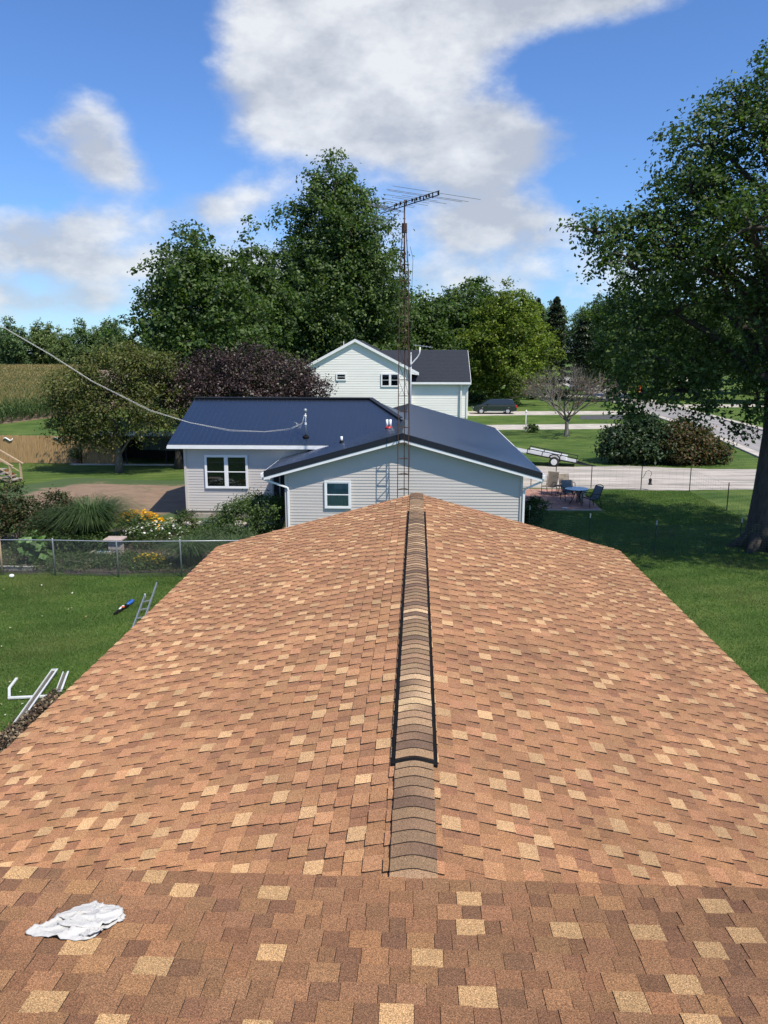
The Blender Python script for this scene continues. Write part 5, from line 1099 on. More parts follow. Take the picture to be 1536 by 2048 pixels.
# ---------------------------------------------------------------- corn
def corn():
    r = np.random.default_rng(77); V = []; cs = []
    pts = []
    y = 74.0
    def left_edge(y): return -41.6 + .13 * (y - 76) if y > 76 else -41.6 - (76 - y) * 1.3
    # rows run away from the camera, .76 m apart, denser near the edge that faces the house
    rowdir = np.array([-.42, 1.0]); rowdir /= np.linalg.norm(rowdir); perp = np.array([rowdir[1], -rowdir[0]])
    P = []
    for k in range(-330, 12):
        o_ = np.array([-41.0, 78.0]) + perp * (k * .76); s = -60.0
        while s < 330:
            q = o_ + rowdir * s; dist = q[1]
            if q[1] < 62 or q[1] > 345 or q[0] / q[1] > -.22 - 0 or q[0] / q[1] < -.66: s += .4 if q[1] < 100 else 1.0; continue
            edge = q[0] > -41.6 + .13 * (q[1] - 76) or q[1] < 72
            stepv = .28 if q[1] < 92 else (.6 if q[1] < 130 else (1.2 if q[1] < 200 else 2.4))
            if not edge: P.append((q[0] + r.normal(0, .05), q[1] + r.normal(0, .05)))
            s += stepv * r.uniform(.8, 1.2)
    P = np.array(P); n = len(P); far = P[:, 1]; grow = np.clip((far - 90) / 200, 0, 1)
    h = 2.25 * r.uniform(.88, 1.08, n); up3 = np.array([0, 0, 1.0])
    base = np.stack([P[:, 0], P[:, 1], np.zeros(n)], 1); quads = []; cols = []
    gp = np.array([(.045, .085, .022), (.06, .10, .028), (.035, .07, .02)]); tp = np.array([(.30, .22, .09), (.36, .28, .12), (.24, .19, .07)])
    # stalk
    a = r.uniform(0, 6.28, n); w = .018; dx = np.stack([np.cos(a), np.sin(a), 0 * a], 1) * w
    q = np.stack([base - dx, base + dx, base + dx * .6 + up3 * h[:, None], base - dx * .6 + up3 * h[:, None]], 1); quads.append(q); cols.append(gp[r.integers(0, 3, n)])
    for k in range(7):
        sel = slice(None) if k in (3, 4, 5, 6) else np.where(far < 100)[0]
        b = base[sel]; m_n = len(b); hh = h[sel] * (.18 + .115 * k) * r.uniform(.93, 1.07, m_n); a = r.uniform(0, 6.28, m_n); d = np.stack([np.cos(a), np.sin(a), 0 * a], 1); s_ = np.stack([-np.sin(a), np.cos(a), 0 * a], 1) * (.045 + .05 * grow[sel])[:, None]
        l = r.uniform(.35, .6, m_n)[:, None] * (1 + .5 * grow[sel])[:, None]; p0 = b + up3 * hh[:, None]; p1 = p0 + d * l * .55 + up3 * .22; p2 = p0 + d * l * 1.05 + up3 * (-.05)
        c = gp[r.integers(0, 3, m_n)] * r.uniform(.7, 1.35, (m_n, 1)) * (1 + .05 * k); c = c * (1 - .35 * (k > 4)) + np.array([.16, .14, .05]) * (.35 * (k > 4))
        quads += [np.stack([p0 - s_ * .6, p0 + s_ * .6, p1 + s_, p1 - s_], 1), np.stack([p1 - s_, p1 + s_, p2 + s_ * .2, p2 - s_ * .2], 1)]; cols += [c, c]
    for k in range(3):                # tassels
        a = r.uniform(0, 6.28, n); d = np.stack([np.cos(a), np.sin(a), 0 * a], 1); s_ = np.stack([-np.sin(a), np.cos(a), 0 * a], 1) * (.013 + .055 * grow)[:, None]; p0 = base + up3 * (h - .05)[:, None]; p1 = p0 + d * (.10 + .12 * grow)[:, None] + up3 * .30
        quads.append(np.stack([p0 - s_, p0 + s_, p1 + s_ * .6, p1 - s_ * .6], 1)); cols.append(tp[r.integers(0, 3, n)] * r.uniform(.8, 1.2, (n, 1)))
    o = quads_obj('corn_field', np.concatenate(quads), M['blade'], None, np.concatenate(cols)); print('corn plants', n)
    return tag(o, 'tall ripening corn with tan tassels beyond the lawn', 'corn', kind='stuff')
corn()
# ---------------------------------------------------------------- grass blades on the near lawns
def lawn_blades(name, poly, n, h, seed, label):
    r = np.random.default_rng(seed); P = np.array(poly); lo, hi = P.min(0), P.max(0); q = r.uniform(lo, hi, (n * 2, 2)); ins = np.zeros(len(q), bool); j = len(P) - 1
    for i in range(len(P)):
        c = ((P[i, 1] > q[:, 1]) != (P[j, 1] > q[:, 1])) & (q[:, 0] < (P[j, 0] - P[i, 0]) * (q[:, 1] - P[i, 1]) / (P[j, 1] - P[i, 1] + 1e-12) + P[i, 0]); ins ^= c; j = i
    q = q[ins][:n]; k = len(q); a = r.uniform(0, 6.28, k); s = np.stack([np.cos(a), np.sin(a), 0 * a], 1) * .007; ln = np.stack([r.normal(0, .025, k), r.normal(0, .025, k), h * r.uniform(.5, 1.2, k)], 1); b = np.stack([q[:, 0], q[:, 1], 0 * a], 1)
    V = np.stack([b - s, b + s, b + ln], 1); patch = .5 + .5 * np.sin(q[:, 0] * 1.7 + 2 * np.sin(q[:, 1] * .9)) * np.sin(q[:, 1] * 1.3)
    pal = np.array([(.062, .128, .020), (.080, .155, .026), (.10, .168, .036), (.14, .17, .055)]); w = r.choice(4, k, p=[.38, .38, .16, .08]); c = pal[w] * r.uniform(.75, 1.25, (k, 1)) * (.78 + .42 * patch[:, None]); dry = np.clip((np.sin(q[:, 0] * .9 + 1.3 * np.sin(q[:, 1] * .55)) * np.sin(q[:, 1] * .8 + q[:, 0] * .3) - .45) * 1.6 + np.clip((q[:, 1] - 21.6) / 1.2, 0, 1) * (q[:, 0] < 0) * .7, 0, .8)[:, None] * r.random((k, 1)); c = c * (1 - dry) + np.array([.19, .17, .065]) * dry
    return tag(quads_obj(name, V, M['blade'], None, c, 3), label, 'grass', kind='stuff')
lawn_blades('lawn_grass', [(-15, 11), (-4.5, 11), (-4.6, 23.3), (-15, 23.2)], 150000, .055, 1, 'short mown grass of the lawn beside the brown roof')
lawn_blades('lawn_grass', [(4.6, 13), (11, 13), (14, 27), (14, 39.6), (8.4, 39.6), (8.4, 33.8), (4.6, 33.8)], 150000, .055, 2, 'shaded mown grass under the big maple')
# ================================================================ fences on the right lawn
NP = [(4.3, 28.9), (6.27, 27.5), (8.3, 26.38), (11.42, 26.95), (14.2, 25.6)]; nh = 1.2; FO = (8, 27, 0)
t = thing('netting_fence', 'green plastic netting fence on dark metal stakes in the shaded lawn', 'fence', FO)
for x, y in NP:
    m = MB().box(x - .018, x + .018, y - .004, y + .004, -.1, nh + .02).box(x - .004, x + .004, y - .03, y - .0045, -.1, nh + .02); m.build('stake', M['dgreen'], t, org=FO)
    MB().box(x - .021, x + .021, y - .033, y + .007, nh - .10, nh + .06).build('stake_tip', M['galv'], t, org=FO)
m = MB()
for (x0, y0), (x1, y1) in zip(NP[:-1], NP[1:]):
    d = math.hypot(x1 - x0, y1 - y0); k = max(2, int(d / .09))
    for j in range(13):
        z = .03 + j * .088; pts = []
        for i in range(9): s = i / 8; pts.append((x0 + (x1 - x0) * s, y0 + (y1 - y0) * s, z - .05 * math.sin(math.pi * s) * (j / 12) * (1 + .3 * math.sin(j))))
        m.tube(pts, .007 if j in (0, 12) else .0055, 3, caps=False)
    for i in range(k):
        s = i / k; m.bar((x0 + (x1 - x0) * s, y0 + (y1 - y0) * s, .03), (x0 + (x1 - x0) * s, y0 + (y1 - y0) * s, 1.085 - .05 * math.sin(math.pi * s)), .004)
tag(m.build('netting', M['net'], t, org=FO), kind='stuff')
WP = [(6.0, 40.3), (7.3, 40.35), (9.14, 40.3), (11.6, 39.85), (13.96, 39.5), (13.95, 34.6), (13.9, 30.2)]; FO = (10, 39, 0)
t = thing('wire_fence', 'thin wire fence on slim dark stakes along the gravel drive', 'fence', FO)
for i, (x, y) in enumerate(WP): MB().box(x - .018, x + .018, y - .016, y + .016, -.1, 1.22 + .05 * (i % 2)).build('stake', M['iron'], t, org=FO)
m = MB()
for (x0, y0), (x1, y1) in zip(WP[:-1], WP[1:]):
    for z in (.15, .4, .65, .9, 1.15): m.bar((x0, y0, z), (x1, y1, z), .0035)
    d = math.hypot(x1 - x0, y1 - y0); k = int(d / .3)
    for i in range(k): m.bar((x0 + (x1 - x0) * i / k, y0 + (y1 - y0) * i / k, .1), (x0 + (x1 - x0) * i / k, y0 + (y1 - y0) * i / k, 1.15), .0025)
tag(m.build('wires', M['wire'], t, org=FO), kind='stuff')
t = thing('hanging_feeder', 'small dark bird feeder hanging from a curled hook on a fence stake', 'bird feeder', (11.6, 39.8, 0))
MB().tube([(.02, 0, .62), (.10, 0, .72), (.2, 0, .98), (.34, 0, 1.04), (.46, 0, .95), (.48, 0, .8), (.42, 0, .74)], .012, 6).build('hook', M['iron'], t, True)
MB().lathe([(.02, .62), (.09, .56), (.07, .5), (.07, .36), (.12, .32), (.11, .29)], c=(.44, 0, 0), n=12).build('feeder_body', M['iron'], t, True); MB().bar((.44, 0, .76), (.44, 0, .6), .008).build('hanger', M['iron'], t)
# ================================================================ patio furniture
def sling_chair(name, label, loc, rz, fr, sl_, high=.98, curved=False, group=None):
    t = thing(name, label, 'chair', loc, rz, group)     # faces -Y in its own frame
    m = MB(); n = 6; vs = []
    prof = [(-.26, .42), (-.1, .385), (.08, .375), (.2, .40)]
    for s in (-.25, .25): vs += [(s, y, z) for y, z in prof]
    k = len(prof); m.add(vs + [(x, y, z - .018) for x, y, z in vs], [(i, i + 1, k + i + 1, k + i) for i in range(k - 1)] + [(2 * k + i, 3 * k + i, 3 * k + i + 1, 2 * k + i + 1) for i in range(k - 1)] + [(0, k, 3 * k, 2 * k)]); m.build('seat', M[sl_], t)
    m = MB(); vs = []; prof = [(.20, .41), (.26, .6), (.33, .8), (.40, high), (.43, high + .01)]; k = len(prof)
    for s in (-.25, .25): vs += [(s, y, z) for y, z in prof]
    m.add(vs + [(x, y + .018, z) for x, y, z in vs], [(i, k + i, k + i + 1, i + 1) for i in range(k - 1)] + [(2 * k + i, 2 * k + i + 1, 3 * k + i + 1, 3 * k + i) for i in range(k - 1)] + [(k - 1, 2 * k - 1, 4 * k - 1, 3 * k - 1)]); m.build('backrest', M[sl_], t)
    for s in (-.28, .28):
        MB().tube([(s, -.30, 0), (s, -.31, .3), (s, -.30, .6), (s, -.2, .64), (s, .1, .62), (s, .26, .6)], .016, 6).build('armrest', M[fr], t, True)
        MB().tube([(s, .34, 0), (s, .27, .3), (s, .19, .42)], .016, 6).build('rear_leg', M[fr], t, True)
        MB().tube([(s, -.28, .42), (s, .2, .405), (s, .27, .62), (s, .41, high + .02)], .016, 6).build('side_rail', M[fr], t, True)
    if curved: MB().tube([(-.28, .41, high + .01), (-.15, .46, high + .06), (0, .48, high + .075), (.15, .46, high + .06), (.28, .41, high + .01)], .018, 6).build('top_rail', M[fr], t, True)
    MB().tube([(-.28, .2, .4), (.28, .2, .4)], .014, 6).build('cross_bar', M[fr], t, True); MB().tube([(-.28, -.28, .41), (.28, -.28, .41)], .014, 6).build('cross_bar', M[fr], t, True)
    return t
pz = .035
sling_chair('patio_chair', 'tan sling patio lounge chair standing nearest the grey house wall', (6.62, 38.2, pz), R(-35), 'frame_tan', 'sling_tan', 1.08)
sling_chair('patio_chair', 'tan sling patio chair with olive back behind the grey chair', (7.45, 38.1, pz), R(20), 'frame_tan', 'sling_tan', .98)
sling_chair('patio_chair', 'grey sling chair with its back to the patio table far side', (7.25, 36.5, pz), R(10), 'iron', 'sling_grey', .92)
sling_chair('patio_chair', 'black framed chair with curved top rail by the lawn edge', (8.0, 35.0, pz), R(-65), 'iron', 'sling_grey', .92, True)
t = thing('side_table', 'small bronze side table between the tan chairs', 'table', (7.05, 37.7, pz)); MB().lathe([(.24, .50), (.25, .515), (.24, .53)], n=16).build('table_top', M['frame_tan'], t)
for a in range(4): MB().tube([(.2 * math.cos(a * 1.57), .2 * math.sin(a * 1.57), 0), (.18 * math.cos(a * 1.57), .18 * math.sin(a * 1.57), .5)], .012, 6).build('leg', M['frame_tan'], t, True)
t = thing('patio_table', 'round frosted glass patio table on curved black legs', 'table', (7.45, 35.7, pz)); MB().lathe([(.52, .70), (.545, .715), (.52, .73)], n=28).build('table_top', M['tglass'], t); MB().lathe([(.53, .68), (.55, .70), (.53, .699)], n=28).build('rim', M['iron'], t)
for k in range(4):
    a = k * 1.571 + .5; c, s = math.cos(a), math.sin(a); MB().tube([(c * .42, s * .42, 0), (c * .24, s * .24, .2), (c * .16, s * .16, .4), (c * .3, s * .3, .6), (c * .42, s * .42, .69)], .016, 6).build('leg', M['iron'], t, True)
t = thing('white_planter', 'round pale bowl planter standing behind the glass table', 'planter', (7.75, 36.2, pz)); MB().lathe([(.14, 0), (.16, .3), (.27, .5), (.29, .62), (.30, .66), (.25, .66), (.22, .6)], n=20).build('bowl', M['concrete'], t, True)
o = MB().box(-.12, .12, -.05, .05, 0, .025).build('white_plate', M['white'], bevel=.008); o.location = (6.72, 34.6, .043); tag(o, 'small white plate lying on the pavers', 'plate')
# ================================================================ trailer
t = thing('utility_trailer', 'small utility trailer with white deck tipped tongue-down on the drive', 'trailer', (8.75, 48.9, 0), R(-14)); tilt = -.17
def tp(x, y, z): return (x * math.cos(tilt) - z * math.sin(tilt) * 1.0, y, .46 + x * math.sin(tilt) + z * math.cos(tilt))
m = MB()
m.hexa([tp(-1.75, -.7, 0), tp(1.35, -.7, 0), tp(1.35, .7, 0), tp(-1.75, .7, 0), tp(-1.75, -.7, .06), tp(1.35, -.7, .06), tp(1.35, .7, .06), tp(-1.75, .7, .06)]); m.build('deck', M['whitepaint'], t)
for y in (-.72, .72):
    MB().bar(tp(-1.75, y, .32), tp(1.35, y, .32), .05).build('side_rail', M['iron'], t); MB().bar(tp(-1.75, y, .02), tp(1.35, y, .02), .07).build('frame_rail', M['iron'], t)
    for x in (-1.74, -.8, .3, 1.33): MB().bar(tp(x, y, 0), tp(x, y, .32), .045).build('upright', M['iron'], t)
    MB().hexa([tp(-1.7, y - .012, .06), tp(.7, y - .012, .06), tp(.7, y + .012, .06), tp(-1.7, y + .012, .06), tp(-1.7, y - .012, .24), tp(.7, y - .012, .24), tp(.7, y + .012, .24), tp(-1.7, y + .012, .24)]).build('side_board', M['whitepaint'], t)
    MB().tube([tp(-.33, y * 1.22, .02), tp(-.28, y * 1.22, .2), tp(-.1, y * 1.22, .3), tp(.12, y * 1.22, .3), tp(.3, y * 1.22, .18), tp(.34, y * 1.22, .02)], .045, 6).build('fender', M['iron'], t)
    w_ = MB().lathe([(.12, -.09), (.28, -.09), (.31, -.06), (.31, .06), (.28, .09), (.12, .09)], c=(0, y * 1.24, .31), n=24, axis='y').build('tyre', M['tyre'], t, True); MB().lathe([(.03, -.10), (.19, -.094), (.205, -.06), (.205, .06), (.19, .094), (.03, .10)], c=(0, y * 1.24, .31), n=20, axis='y').build('rim', M['whitepaint'], w_)
m = MB(); m.bar(tp(1.35, -.6, -.02), tp(2.3, 0, -.02), .06); m.bar(tp(1.35, .6, -.02), tp(2.3, 0, -.02), .06); m.bar(tp(1.0, 0, -.02), tp(2.55, 0, -.02), .07); m.build('tongue', M['iron'], t)
m = MB(); m.hexa([tp(-3.5, -.68, .02), tp(-1.77, -.68, 0), tp(-1.77, .68, 0), tp(-3.5, .68, .02), tp(-3.5, -.68, .07), tp(-1.77, -.68, .05), tp(-1.77, .68, .05), tp(-3.5, .68, .07)]); m.build('ramp_gate', M['whitepaint'], t)
# ================================================================ vehicles (length along X, nose at -X)
def wheel(parent, x, y, r):
    s = 1 if y > 0 else -1
    w_ = MB().lathe([(r * .6, -.1), (r * .94, -.1), (r, -.06), (r, .06), (r * .94, .1), (r * .6, .1)], c=(x, y, r), n=26, axis='y').build('wheel', M['tyre'], parent, True)
    m = MB().lathe([(.03, s * .105), (r * .62, s * .10), (r * .64, s * .06), (r * .6, 0.0)], c=(x, y, r), n=24, axis='y'); m.build('rim', M['rim'], w_)
    for k in range(5):
        a = k * 1.2566; m2 = MB().bar((x + math.cos(a + .63) * r * .3, y + s * .108, r + math.sin(a + .63) * r * .3), (x + math.cos(a + .63) * r * .56, y + s * .108, r + math.sin(a + .63) * r * .56), r * .16, .006); m2.build('rim_slot', M['tyre'], w_)
def vehicle(name, label, cat, loc, rz, kind, paint, group=None):
    t = thing(name, label, cat, loc, rz, group)
    if kind == 'van':
        body = [(-2.55, .38), (-2.58, .62), (-2.5, .86), (-2.1, 1.0), (-1.55, 1.12), (2.3, 1.12), (2.52, 1.02), (2.56, .7), (2.5, .36), (2.0, .28), (-2.2, .28)]
        cab = [(-1.6, 1.1), (-.72, 1.66), (-.3, 1.74), (1.6, 1.76), (2.05, 1.68), (2.32, 1.1)]; W_ = .97
        wins = [[(-1.0, 1.16), (-.62, 1.60), (-.22, 1.66), (-.22, 1.16)], [(-.12, 1.16), (-.12, 1.66), (.92, 1.68), (.92, 1.16)], [(1.02, 1.16), (1.02, 1.68), (1.75, 1.64), (2.08, 1.2), (2.05, 1.16)]]
        ws = [(-1.54, 1.14), (-.70, 1.665)]; wr, wx = .335, (-1.6, 1.48)
    elif kind == 'pickup':
        body = [(-2.7, .5), (-2.72, .8), (-2.6, 1.02), (-1.3, 1.14), (2.6, 1.14), (2.65, .7), (2.6, .48), (-2.2, .42)]
        cab = [(-1.35, 1.1), (-.7, 1.72), (-.3, 1.82), (.75, 1.82), (1.0, 1.7), (1.1, 1.1)]; W_ = .95
        wins = [[(-.95, 1.18), (-.6, 1.66), (-.1, 1.72), (-.1, 1.18)], [(0, 1.18), (0, 1.72), (.75, 1.72), (.92, 1.18)]]; ws = [(-1.3, 1.15), (-.68, 1.74)]; wr, wx = .38, (-1.75, 1.7)
    else:
        body = [(-2.3, .36), (-2.33, .6), (-2.2, .78), (-1.0, .92), (1.6, .95), (2.25, .9), (2.3, .5), (2.2, .3), (-2.0, .26)]
        cab = [(-1.05, .9), (-.4, 1.36), (0, 1.43), (.7, 1.42), (1.1, 1.34), (1.7, .93)]; W_ = .88
        wins = [[(-.7, .96), (-.35, 1.3), (.2, 1.36), (.2, .96)], [(.28, .96), (.28, 1.36), (.8, 1.35), (1.3, .98)]]; ws = [(-1.0, .93), (-.38, 1.375)]; wr, wx = .31, (-1.4, 1.4)
    MB().prism(body, -W_, W_).build('body', M[paint], t, bevel=.05)
    n = len(cab); v = []
    for s in (-1, 1):
        for x, z in cab: v.append((x, s * (W_ - .03 - .18 * (z - cab[0][1]) / .65), z))
    MB().add(v, [tuple(range(n)), tuple(range(2 * n - 1, n - 1, -1))] + [(i, n + i, n + (i + 1) % n, (i + 1) % n) for i in range(n)]).build('cabin', M[paint], t, bevel=.04)
    for s in (-1, 1):
        for wn_ in wins:
            f = lambda x, z: (x, s * (W_ - .03 - .18 * (z - cab[0][1]) / .65 + .006), z)
            g_ = lambda x, z: (x, s * (W_ - .03 - .18 * (z - cab[0][1]) / .65 - .02), z)
            k = len(wn_); vv = [f(*p) for p in wn_] + [g_(*p) for p in wn_]; MB().add(vv, [tuple(range(k)), tuple(range(2 * k - 1, k - 1, -1))] + [(i, k + i, k + (i + 1) % k, (i + 1) % k) for i in range(k)]).build('window', M['carglass'], t)
        for x in wx:
            wheel(t, x, s * (W_ - .08), wr)
            a = [(x + math.cos(q) * (wr + .07), s * (W_ + .006), wr + math.sin(q) * (wr + .07)) for q in np.linspace(0, math.pi, 13)]; MB().tube(a, .028, 5).build('wheel_arch', M['tyre' if kind == 'pickup' else paint], t, True)
            MB().lathe([(wr + .05, -.004), (wr + .05, .004)], c=(x, s * (W_ + .001), wr + .01), n=24, axis='y').build('wheel_well', M['darkin'], t)
        MB().box(body[0][0] + .0, body[0][0] + .32, s * (W_ - .02) - .17 * (s > 0), s * (W_ - .02) + .17 * (s < 0) + .0, body[1][1] + .02, body[1][1] + .2).build('headlight', M['lamp'], t, bevel=.03)
        zt = body[-4][1] if kind != 'van' else 1.0; xr = max(p[0] for p in body)
        MB().box(xr - .16, xr + .012, s * (W_ + .008) - .14 * (s > 0), s * (W_ + .008) + .14 * (s < 0), .72 if kind != 'sedan' else .6, 1.06 if kind != 'sedan' else .82).build('taillight', M['red'], t, bevel=.02)
        MB().box(ws[0][0] + .62, ws[0][0] + .8, s * (W_ + .02) - .0 * s, s * (W_ + .02) + .16 * s, ws[0][1] + .02, ws[0][1] + .2).build('mirror', M[paint], t, bevel=.03) if s > 0 else MB().box(ws[0][0] + .62, ws[0][0] + .8, -W_ - .18, -W_ - .02, ws[0][1] + .02, ws[0][1] + .2).build('mirror', M[paint], t, bevel=.03)
        if kind != 'sedan': MB().box(-.95, 1.2, s * (W_ + .004) - .012, s * (W_ + .004) + .012, .30, .36).build('sill_trim', M['rim'], t)
    (x0, z0), (x1, z1) = ws; w0, w1 = W_ - .12, W_ - .26
    dx, dz = -(z1 - z0), (x1 - x0); l = math.hypot(dx, dz); dx, dz = dx / l * .012, dz / l * .012
    MB().add([(x0 + dx, -w0, z0 + dz), (x0 + dx, w0, z0 + dz), (x1 + dx, w1, z1 + dz), (x1 + dx, -w1, z1 + dz)], [(0, 1, 2, 3)]).build('windscreen', M['carglass'], t)
    if kind == 'pickup':
        MB().box(1.25, 2.55, -W_ + .12, W_ - .12, 1.135, 1.15).build('bed_floor', M['darkin'], t)
        MB().box(-2.74, -2.66, -.6, .6, .62, .95).build('grille', M['darkin'], t)
    return t
vehicle('minivan', 'dark green-black minivan parked on the concrete drive by the white house', 'van', (9.0, 91.6, .03), R(1), 'van', 'vanpaint')
vehicle('pickup_truck', 'pale blue pickup on the road behind the leafless tree', 'pickup', (30.2, 150, .02), R(68), 'pickup', 'bluepaint')
vehicle('pickup_truck', 'red and white pickup parked far down the street', 'pickup', (55.0, 250, 0), R(8), 'pickup', 'redpaint')
vehicle('white_car', 'white car parked near the far end of the street', 'car', (46.0, 268, 0), R(15), 'sedan', 'whitepaint')
vehicle('white_car', 'pale car half hidden by maple leaves across the road', 'car', (37.6, 129.5, 0), R(75), 'sedan', 'bluepaint')
# white lamp post, hydrant, utility pole
t = thing('white_post', 'slim white post with a small cap on the lawn by the drive', 'post', (9.84, 70.6, 0)); MB().box(-.045, .045, -.045, .045, 0, 1.75).build('shaft', M['white'], t); MB().lathe([(.09, 1.75), (.1, 1.8), (.05, 1.9), (.02, 1.95)], n=10).build('cap', M['white'], t); MB().bar((-.02, 0, 1.6), (.4, 0, 1.6), .05).build('arm', M['white'], t)
t = thing('red_marker', 'red-orange marker post beside the road in front of the garden', 'marker', (40.5, 144, 0)); MB().lathe([(.32, 0), (.28, .1), (.22, .12), (.2, 1.2), (.26, 1.25), (.18, 1.5), (.05, 1.6)], n=12).build('body', M['orange'], t, True)
for x in (-.45, .45): MB().box(x - .2, x + .2, -.03, .03, .3, .9).build('panel', M['orange'], t)
t = thing('utility_pole', 'tall grey utility pole standing beside the street trees', 'utility pole', (35.6, 152, 0)); MB().lathe([(.2, 0), (.14, 9.4)], n=10).build('pole', M['pole'], t, True)
o = MB().tube([(35.6, 152, 8.9), (30, 155, 7.2), (24, 159, 7.0), (16, 165, 8.2)], .03, 5).build('overhead_wire', M['cable']); tag(o, 'thin overhead wire running left from the grey utility pole', 'wire')
# garden across the road
for k, (x, y) in enumerate(((45, 150), (47.5, 151), (50, 149))): bush('border_plant', 'pale yellow-green border plant by the red marker', (x, y, 0), [(0, 0, .6, 1.1, .9, .7)], 700, .22, [(.12, .16, .04), (.16, .17, .06)], 300 + k, .25, group='border plants across the road')
# far houses glimpsed between the street trees
def far_house(loc, label, w=9, d=7, h=2.7, rz=0):
    t = thing('far_house', label, 'house', loc, rz); MB().box(-w / 2, w / 2, -d / 2, d / 2, 0, h).build('wall', M['wsiding'], t)
    MB().prism([(-w / 2 - .4, h), (w / 2 + .4, h), (0, h + 2.2)], -d / 2 - .4, d / 2 + .4).build('roof', M['dshingle'], t)
    for x in (-w * .28, w * .2): MB().box(x - .6, x + .6, -d / 2 - .05, -d / 2 + .02, .9, 2.1).build('window', M['carglass'], t)
    MB().box(-.5, .5, -d / 2 - .06, -d / 2 + .02, 0, 2.05).build('door', M['darkin'], t)
far_house((60, 190, 0), 'pale house half hidden by street trees right of the road', rz=R(10)); far_house((15, 215, 0), 'pale house glimpsed between trees left of the road', rz=R(-8))
# ================================================================ things on the left lawn
def gutter_piece(name, label, a, b, w=.095, h=.065, closed=True):
    a, b = Vector(a), Vector(b); d = (b - a).normalized(); s = d.cross(Vector((0, 0, 1))).normalized(); up_ = s.cross(d); t = thing(name, label, 'gutter', a)
    prof = [(-w / 2, h), (-w / 2 - .015, h), (-w / 2 - .01, 0.0), (w / 2 + .01, 0), (w / 2 + .03, h), (w / 2, h), (w / 2 - .012, h - .006), (w / 2 - .02, .012), (-w / 2 + .006, .012)]
    v = []; n = len(prof)
    for e in (Vector((0, 0, 0)), b - a):
        for x, z in prof: v.append(e + s * x + up_ * z)
    MB().add(v, [(i, (i + 1) % n, n + (i + 1) % n, n + i) for i in range(n)] + [tuple(range(n))[::-1], tuple(range(n, 2 * n))]).build('trough', M['gutter'], t)
    mv = [e + s * x + up_ * z for e in (d * .03, b - a - d * .05) for x, z in ((-w / 2 + .008, .014), (w / 2 - .02, .014), (w / 2 - .016, .035), (-w / 2 + .004, .04))]
    MB().hexa(mv[:2] + mv[4:6][::-1] + [mv[3], mv[2], mv[6], mv[7]]).build('debris', M['muck'], t)
    if closed:
        e = b - a; MB().add([e + s * (-w / 2) + up_ * .0, e + s * (w / 2 + .01), e + s * (w / 2 + .02) + up_ * h, e + s * (-w / 2) + up_ * h] + [e - d * .004 + s * (-w / 2), e - d * .004 + s * (w / 2 + .01), e - d * .004 + s * (w / 2 + .02) + up_ * h, e - d * .004 + s * (-w / 2) + up_ * h], [(0, 1, 2, 3), (7, 6, 5, 4), (0, 4, 5, 1), (1, 5, 6, 2), (2, 6, 7, 3), (3, 7, 4, 0)]).build('end_cap', M['gutter'], t)
    return t
gutter_piece('old_gutter', 'long removed white gutter trough lying on the lawn by the leaf heap', (-7.5, 13.1, .03), (-7.92, 15.55, .06))
gutter_piece('old_gutter', 'short removed gutter piece lying beside the long trough', (-7.36, 14.55, .05), (-7.58, 15.35, .10), .085, .06, False)
t = thing('old_downspout', 'bent white downspout lying in an L shape on the lawn', 'downspout', (-8.24, 14.22, 0)); m = MB()
m.bar((-.34, .95, .05), (-.24, .45, .05), .056, .05); m.bar((-.24, .45, .05), (0, 0, .05), .056, .05); m.build('upper_leg', M['gutter'], t, bevel=.01)
m = MB(); m.bar((-.03, .0, .05), (.75, .12, .05), .056, .05); m.build('lower_leg', M['gutter'], t, bevel=.01)
r = np.random.default_rng(9); n = 5200; u = r.random(n); cx_ = -7.2 - .35 * u; cy_ = 9.6 + 4.6 * u; wd = .75 * (1 - .55 * u ** 3); ox = r.normal(0, .42, n) * wd; hz = .34 * np.exp(-(ox / (.5 * wd)) ** 2) * (1 - .35 * u)
C = np.stack([cx_ + .25 + ox, cy_ + r.normal(0, .12, n), .02 + hz * r.uniform(.3, 1.05, n)], 1); V = leaf_cloud(C, np.tile([0, 0, .5], (n, 1)), .085, r, .5); V[:, :, 2] = np.maximum(V[:, :, 2], .012)
tag(quads_obj('leaf_heap', V, M['dead'], None, np.array([(.13, .085, .055), (.09, .06, .045), (.22, .16, .10), (.06, .045, .035), (.30, .25, .16)])[r.integers(0, 5, n)] * r.uniform(.7, 1.25, (n, 1))), 'heap of brown dead leaves along the eave of the brown roof', 'leaf heap', kind='stuff')
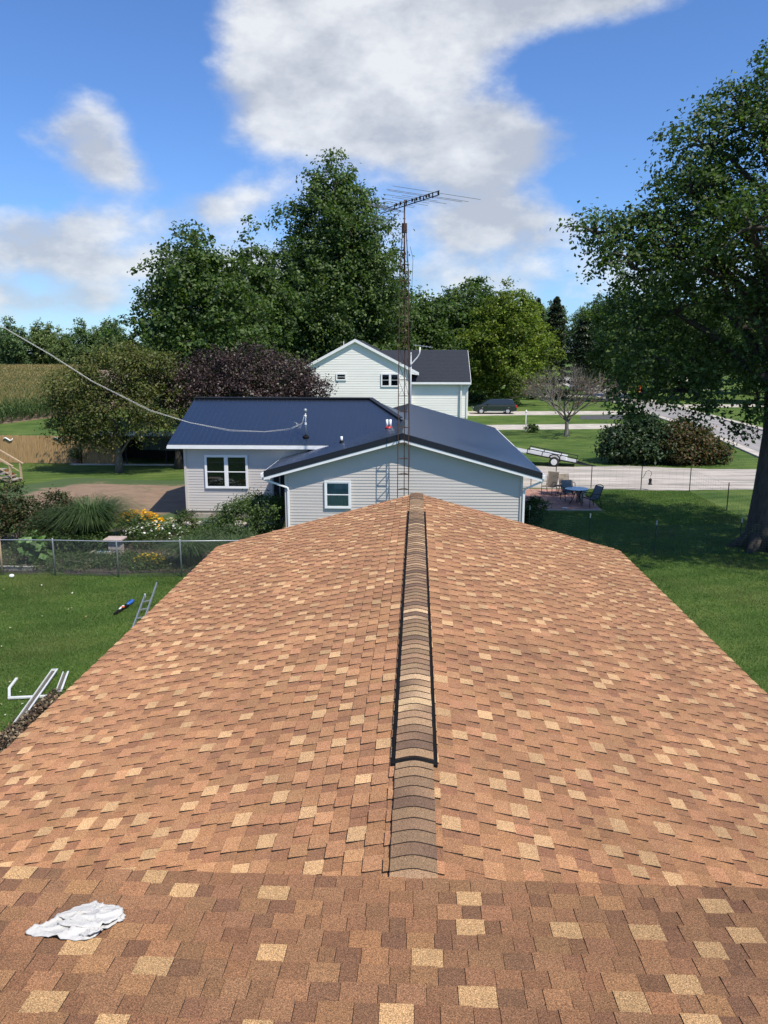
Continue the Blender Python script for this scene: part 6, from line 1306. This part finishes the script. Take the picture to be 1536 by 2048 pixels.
t = thing('extension_ladder', 'aluminium ladder lying on the grass beside the brown roof eave', 'ladder', (-7.3, 19.2, 0), 0)
for k, (a, b) in enumerate((((.10, -.9, .04), (-.40, 1.45, .16)), ((.30, -.8, .04), (-.42, 2.55, .20)))):
    a, b = Vector(a), Vector(b); MB().bar(a, b, .03, .09).build('rail', M['alu'], t); MB().bar(b, b + (b - a).normalized() * .05, .04, .10).build('rail_end', M['black'] if k else M['gutter'], t)
for s in (.05, .3, .55, .8): MB().bar(Vector((.10, -.9, .04)).lerp(Vector((-.40, 1.45, .16)), s), Vector((.30, -.8, .04)).lerp(Vector((-.42, 2.55, .20)), s * .73), .03).build('rung', M['alu'], t)
t = thing('hand_tool', 'blue and black hand tool lying on the grass beside the ladder', 'tool', (-7.95, 19.75, 0), R(22))
MB().hexa([(-.30, -.25, .02), (-.24, -.28, .02), (.12, .32, .02), (.02, .36, .02), (-.30, -.25, .07), (-.24, -.28, .07), (.12, .32, .10), (.02, .36, .10)]).build('blade_guard', M['black'], t, bevel=.01)
MB().hexa([(-.16, -.02, .09), (-.12, -.04, .09), (.0, .2, .1), (-.05, .22, .1), (-.16, -.02, .1), (-.12, -.04, .1), (.0, .2, .115), (-.05, .22, .115)]).build('sticker', M['white'], t)
MB().tube([(.06, .34, .06), (.12, .46, .07), (.2, .56, .08), (.24, .68, .07), (.14, .74, .06)], [.035, .05, .045, .045, .03], 8).build('motor_housing', M['blue'], t, True)
MB().box(-.08, 0, .05, .14, .1, .118).build('orange_band', M['orange'], t)
# twigs, clover and fallen leaves scattered on the lawn
r = np.random.default_rng(12); n = 60; C = np.stack([r.uniform(-13, -6.5, n), r.uniform(12, 22.3, n), np.full(n, .05)], 1)
tag(quads_obj('fallen_leaves', leaf_cloud(C, np.tile([0, 0, 2.0], (n, 1)), .07, r), M['dead'], None, np.array([(.4, .36, .22), (.3, .22, .1), (.5, .5, .4)])[r.integers(0, 3, n)]), 'scattered pale fallen leaves on the mown lawn', 'leaves', kind='stuff')
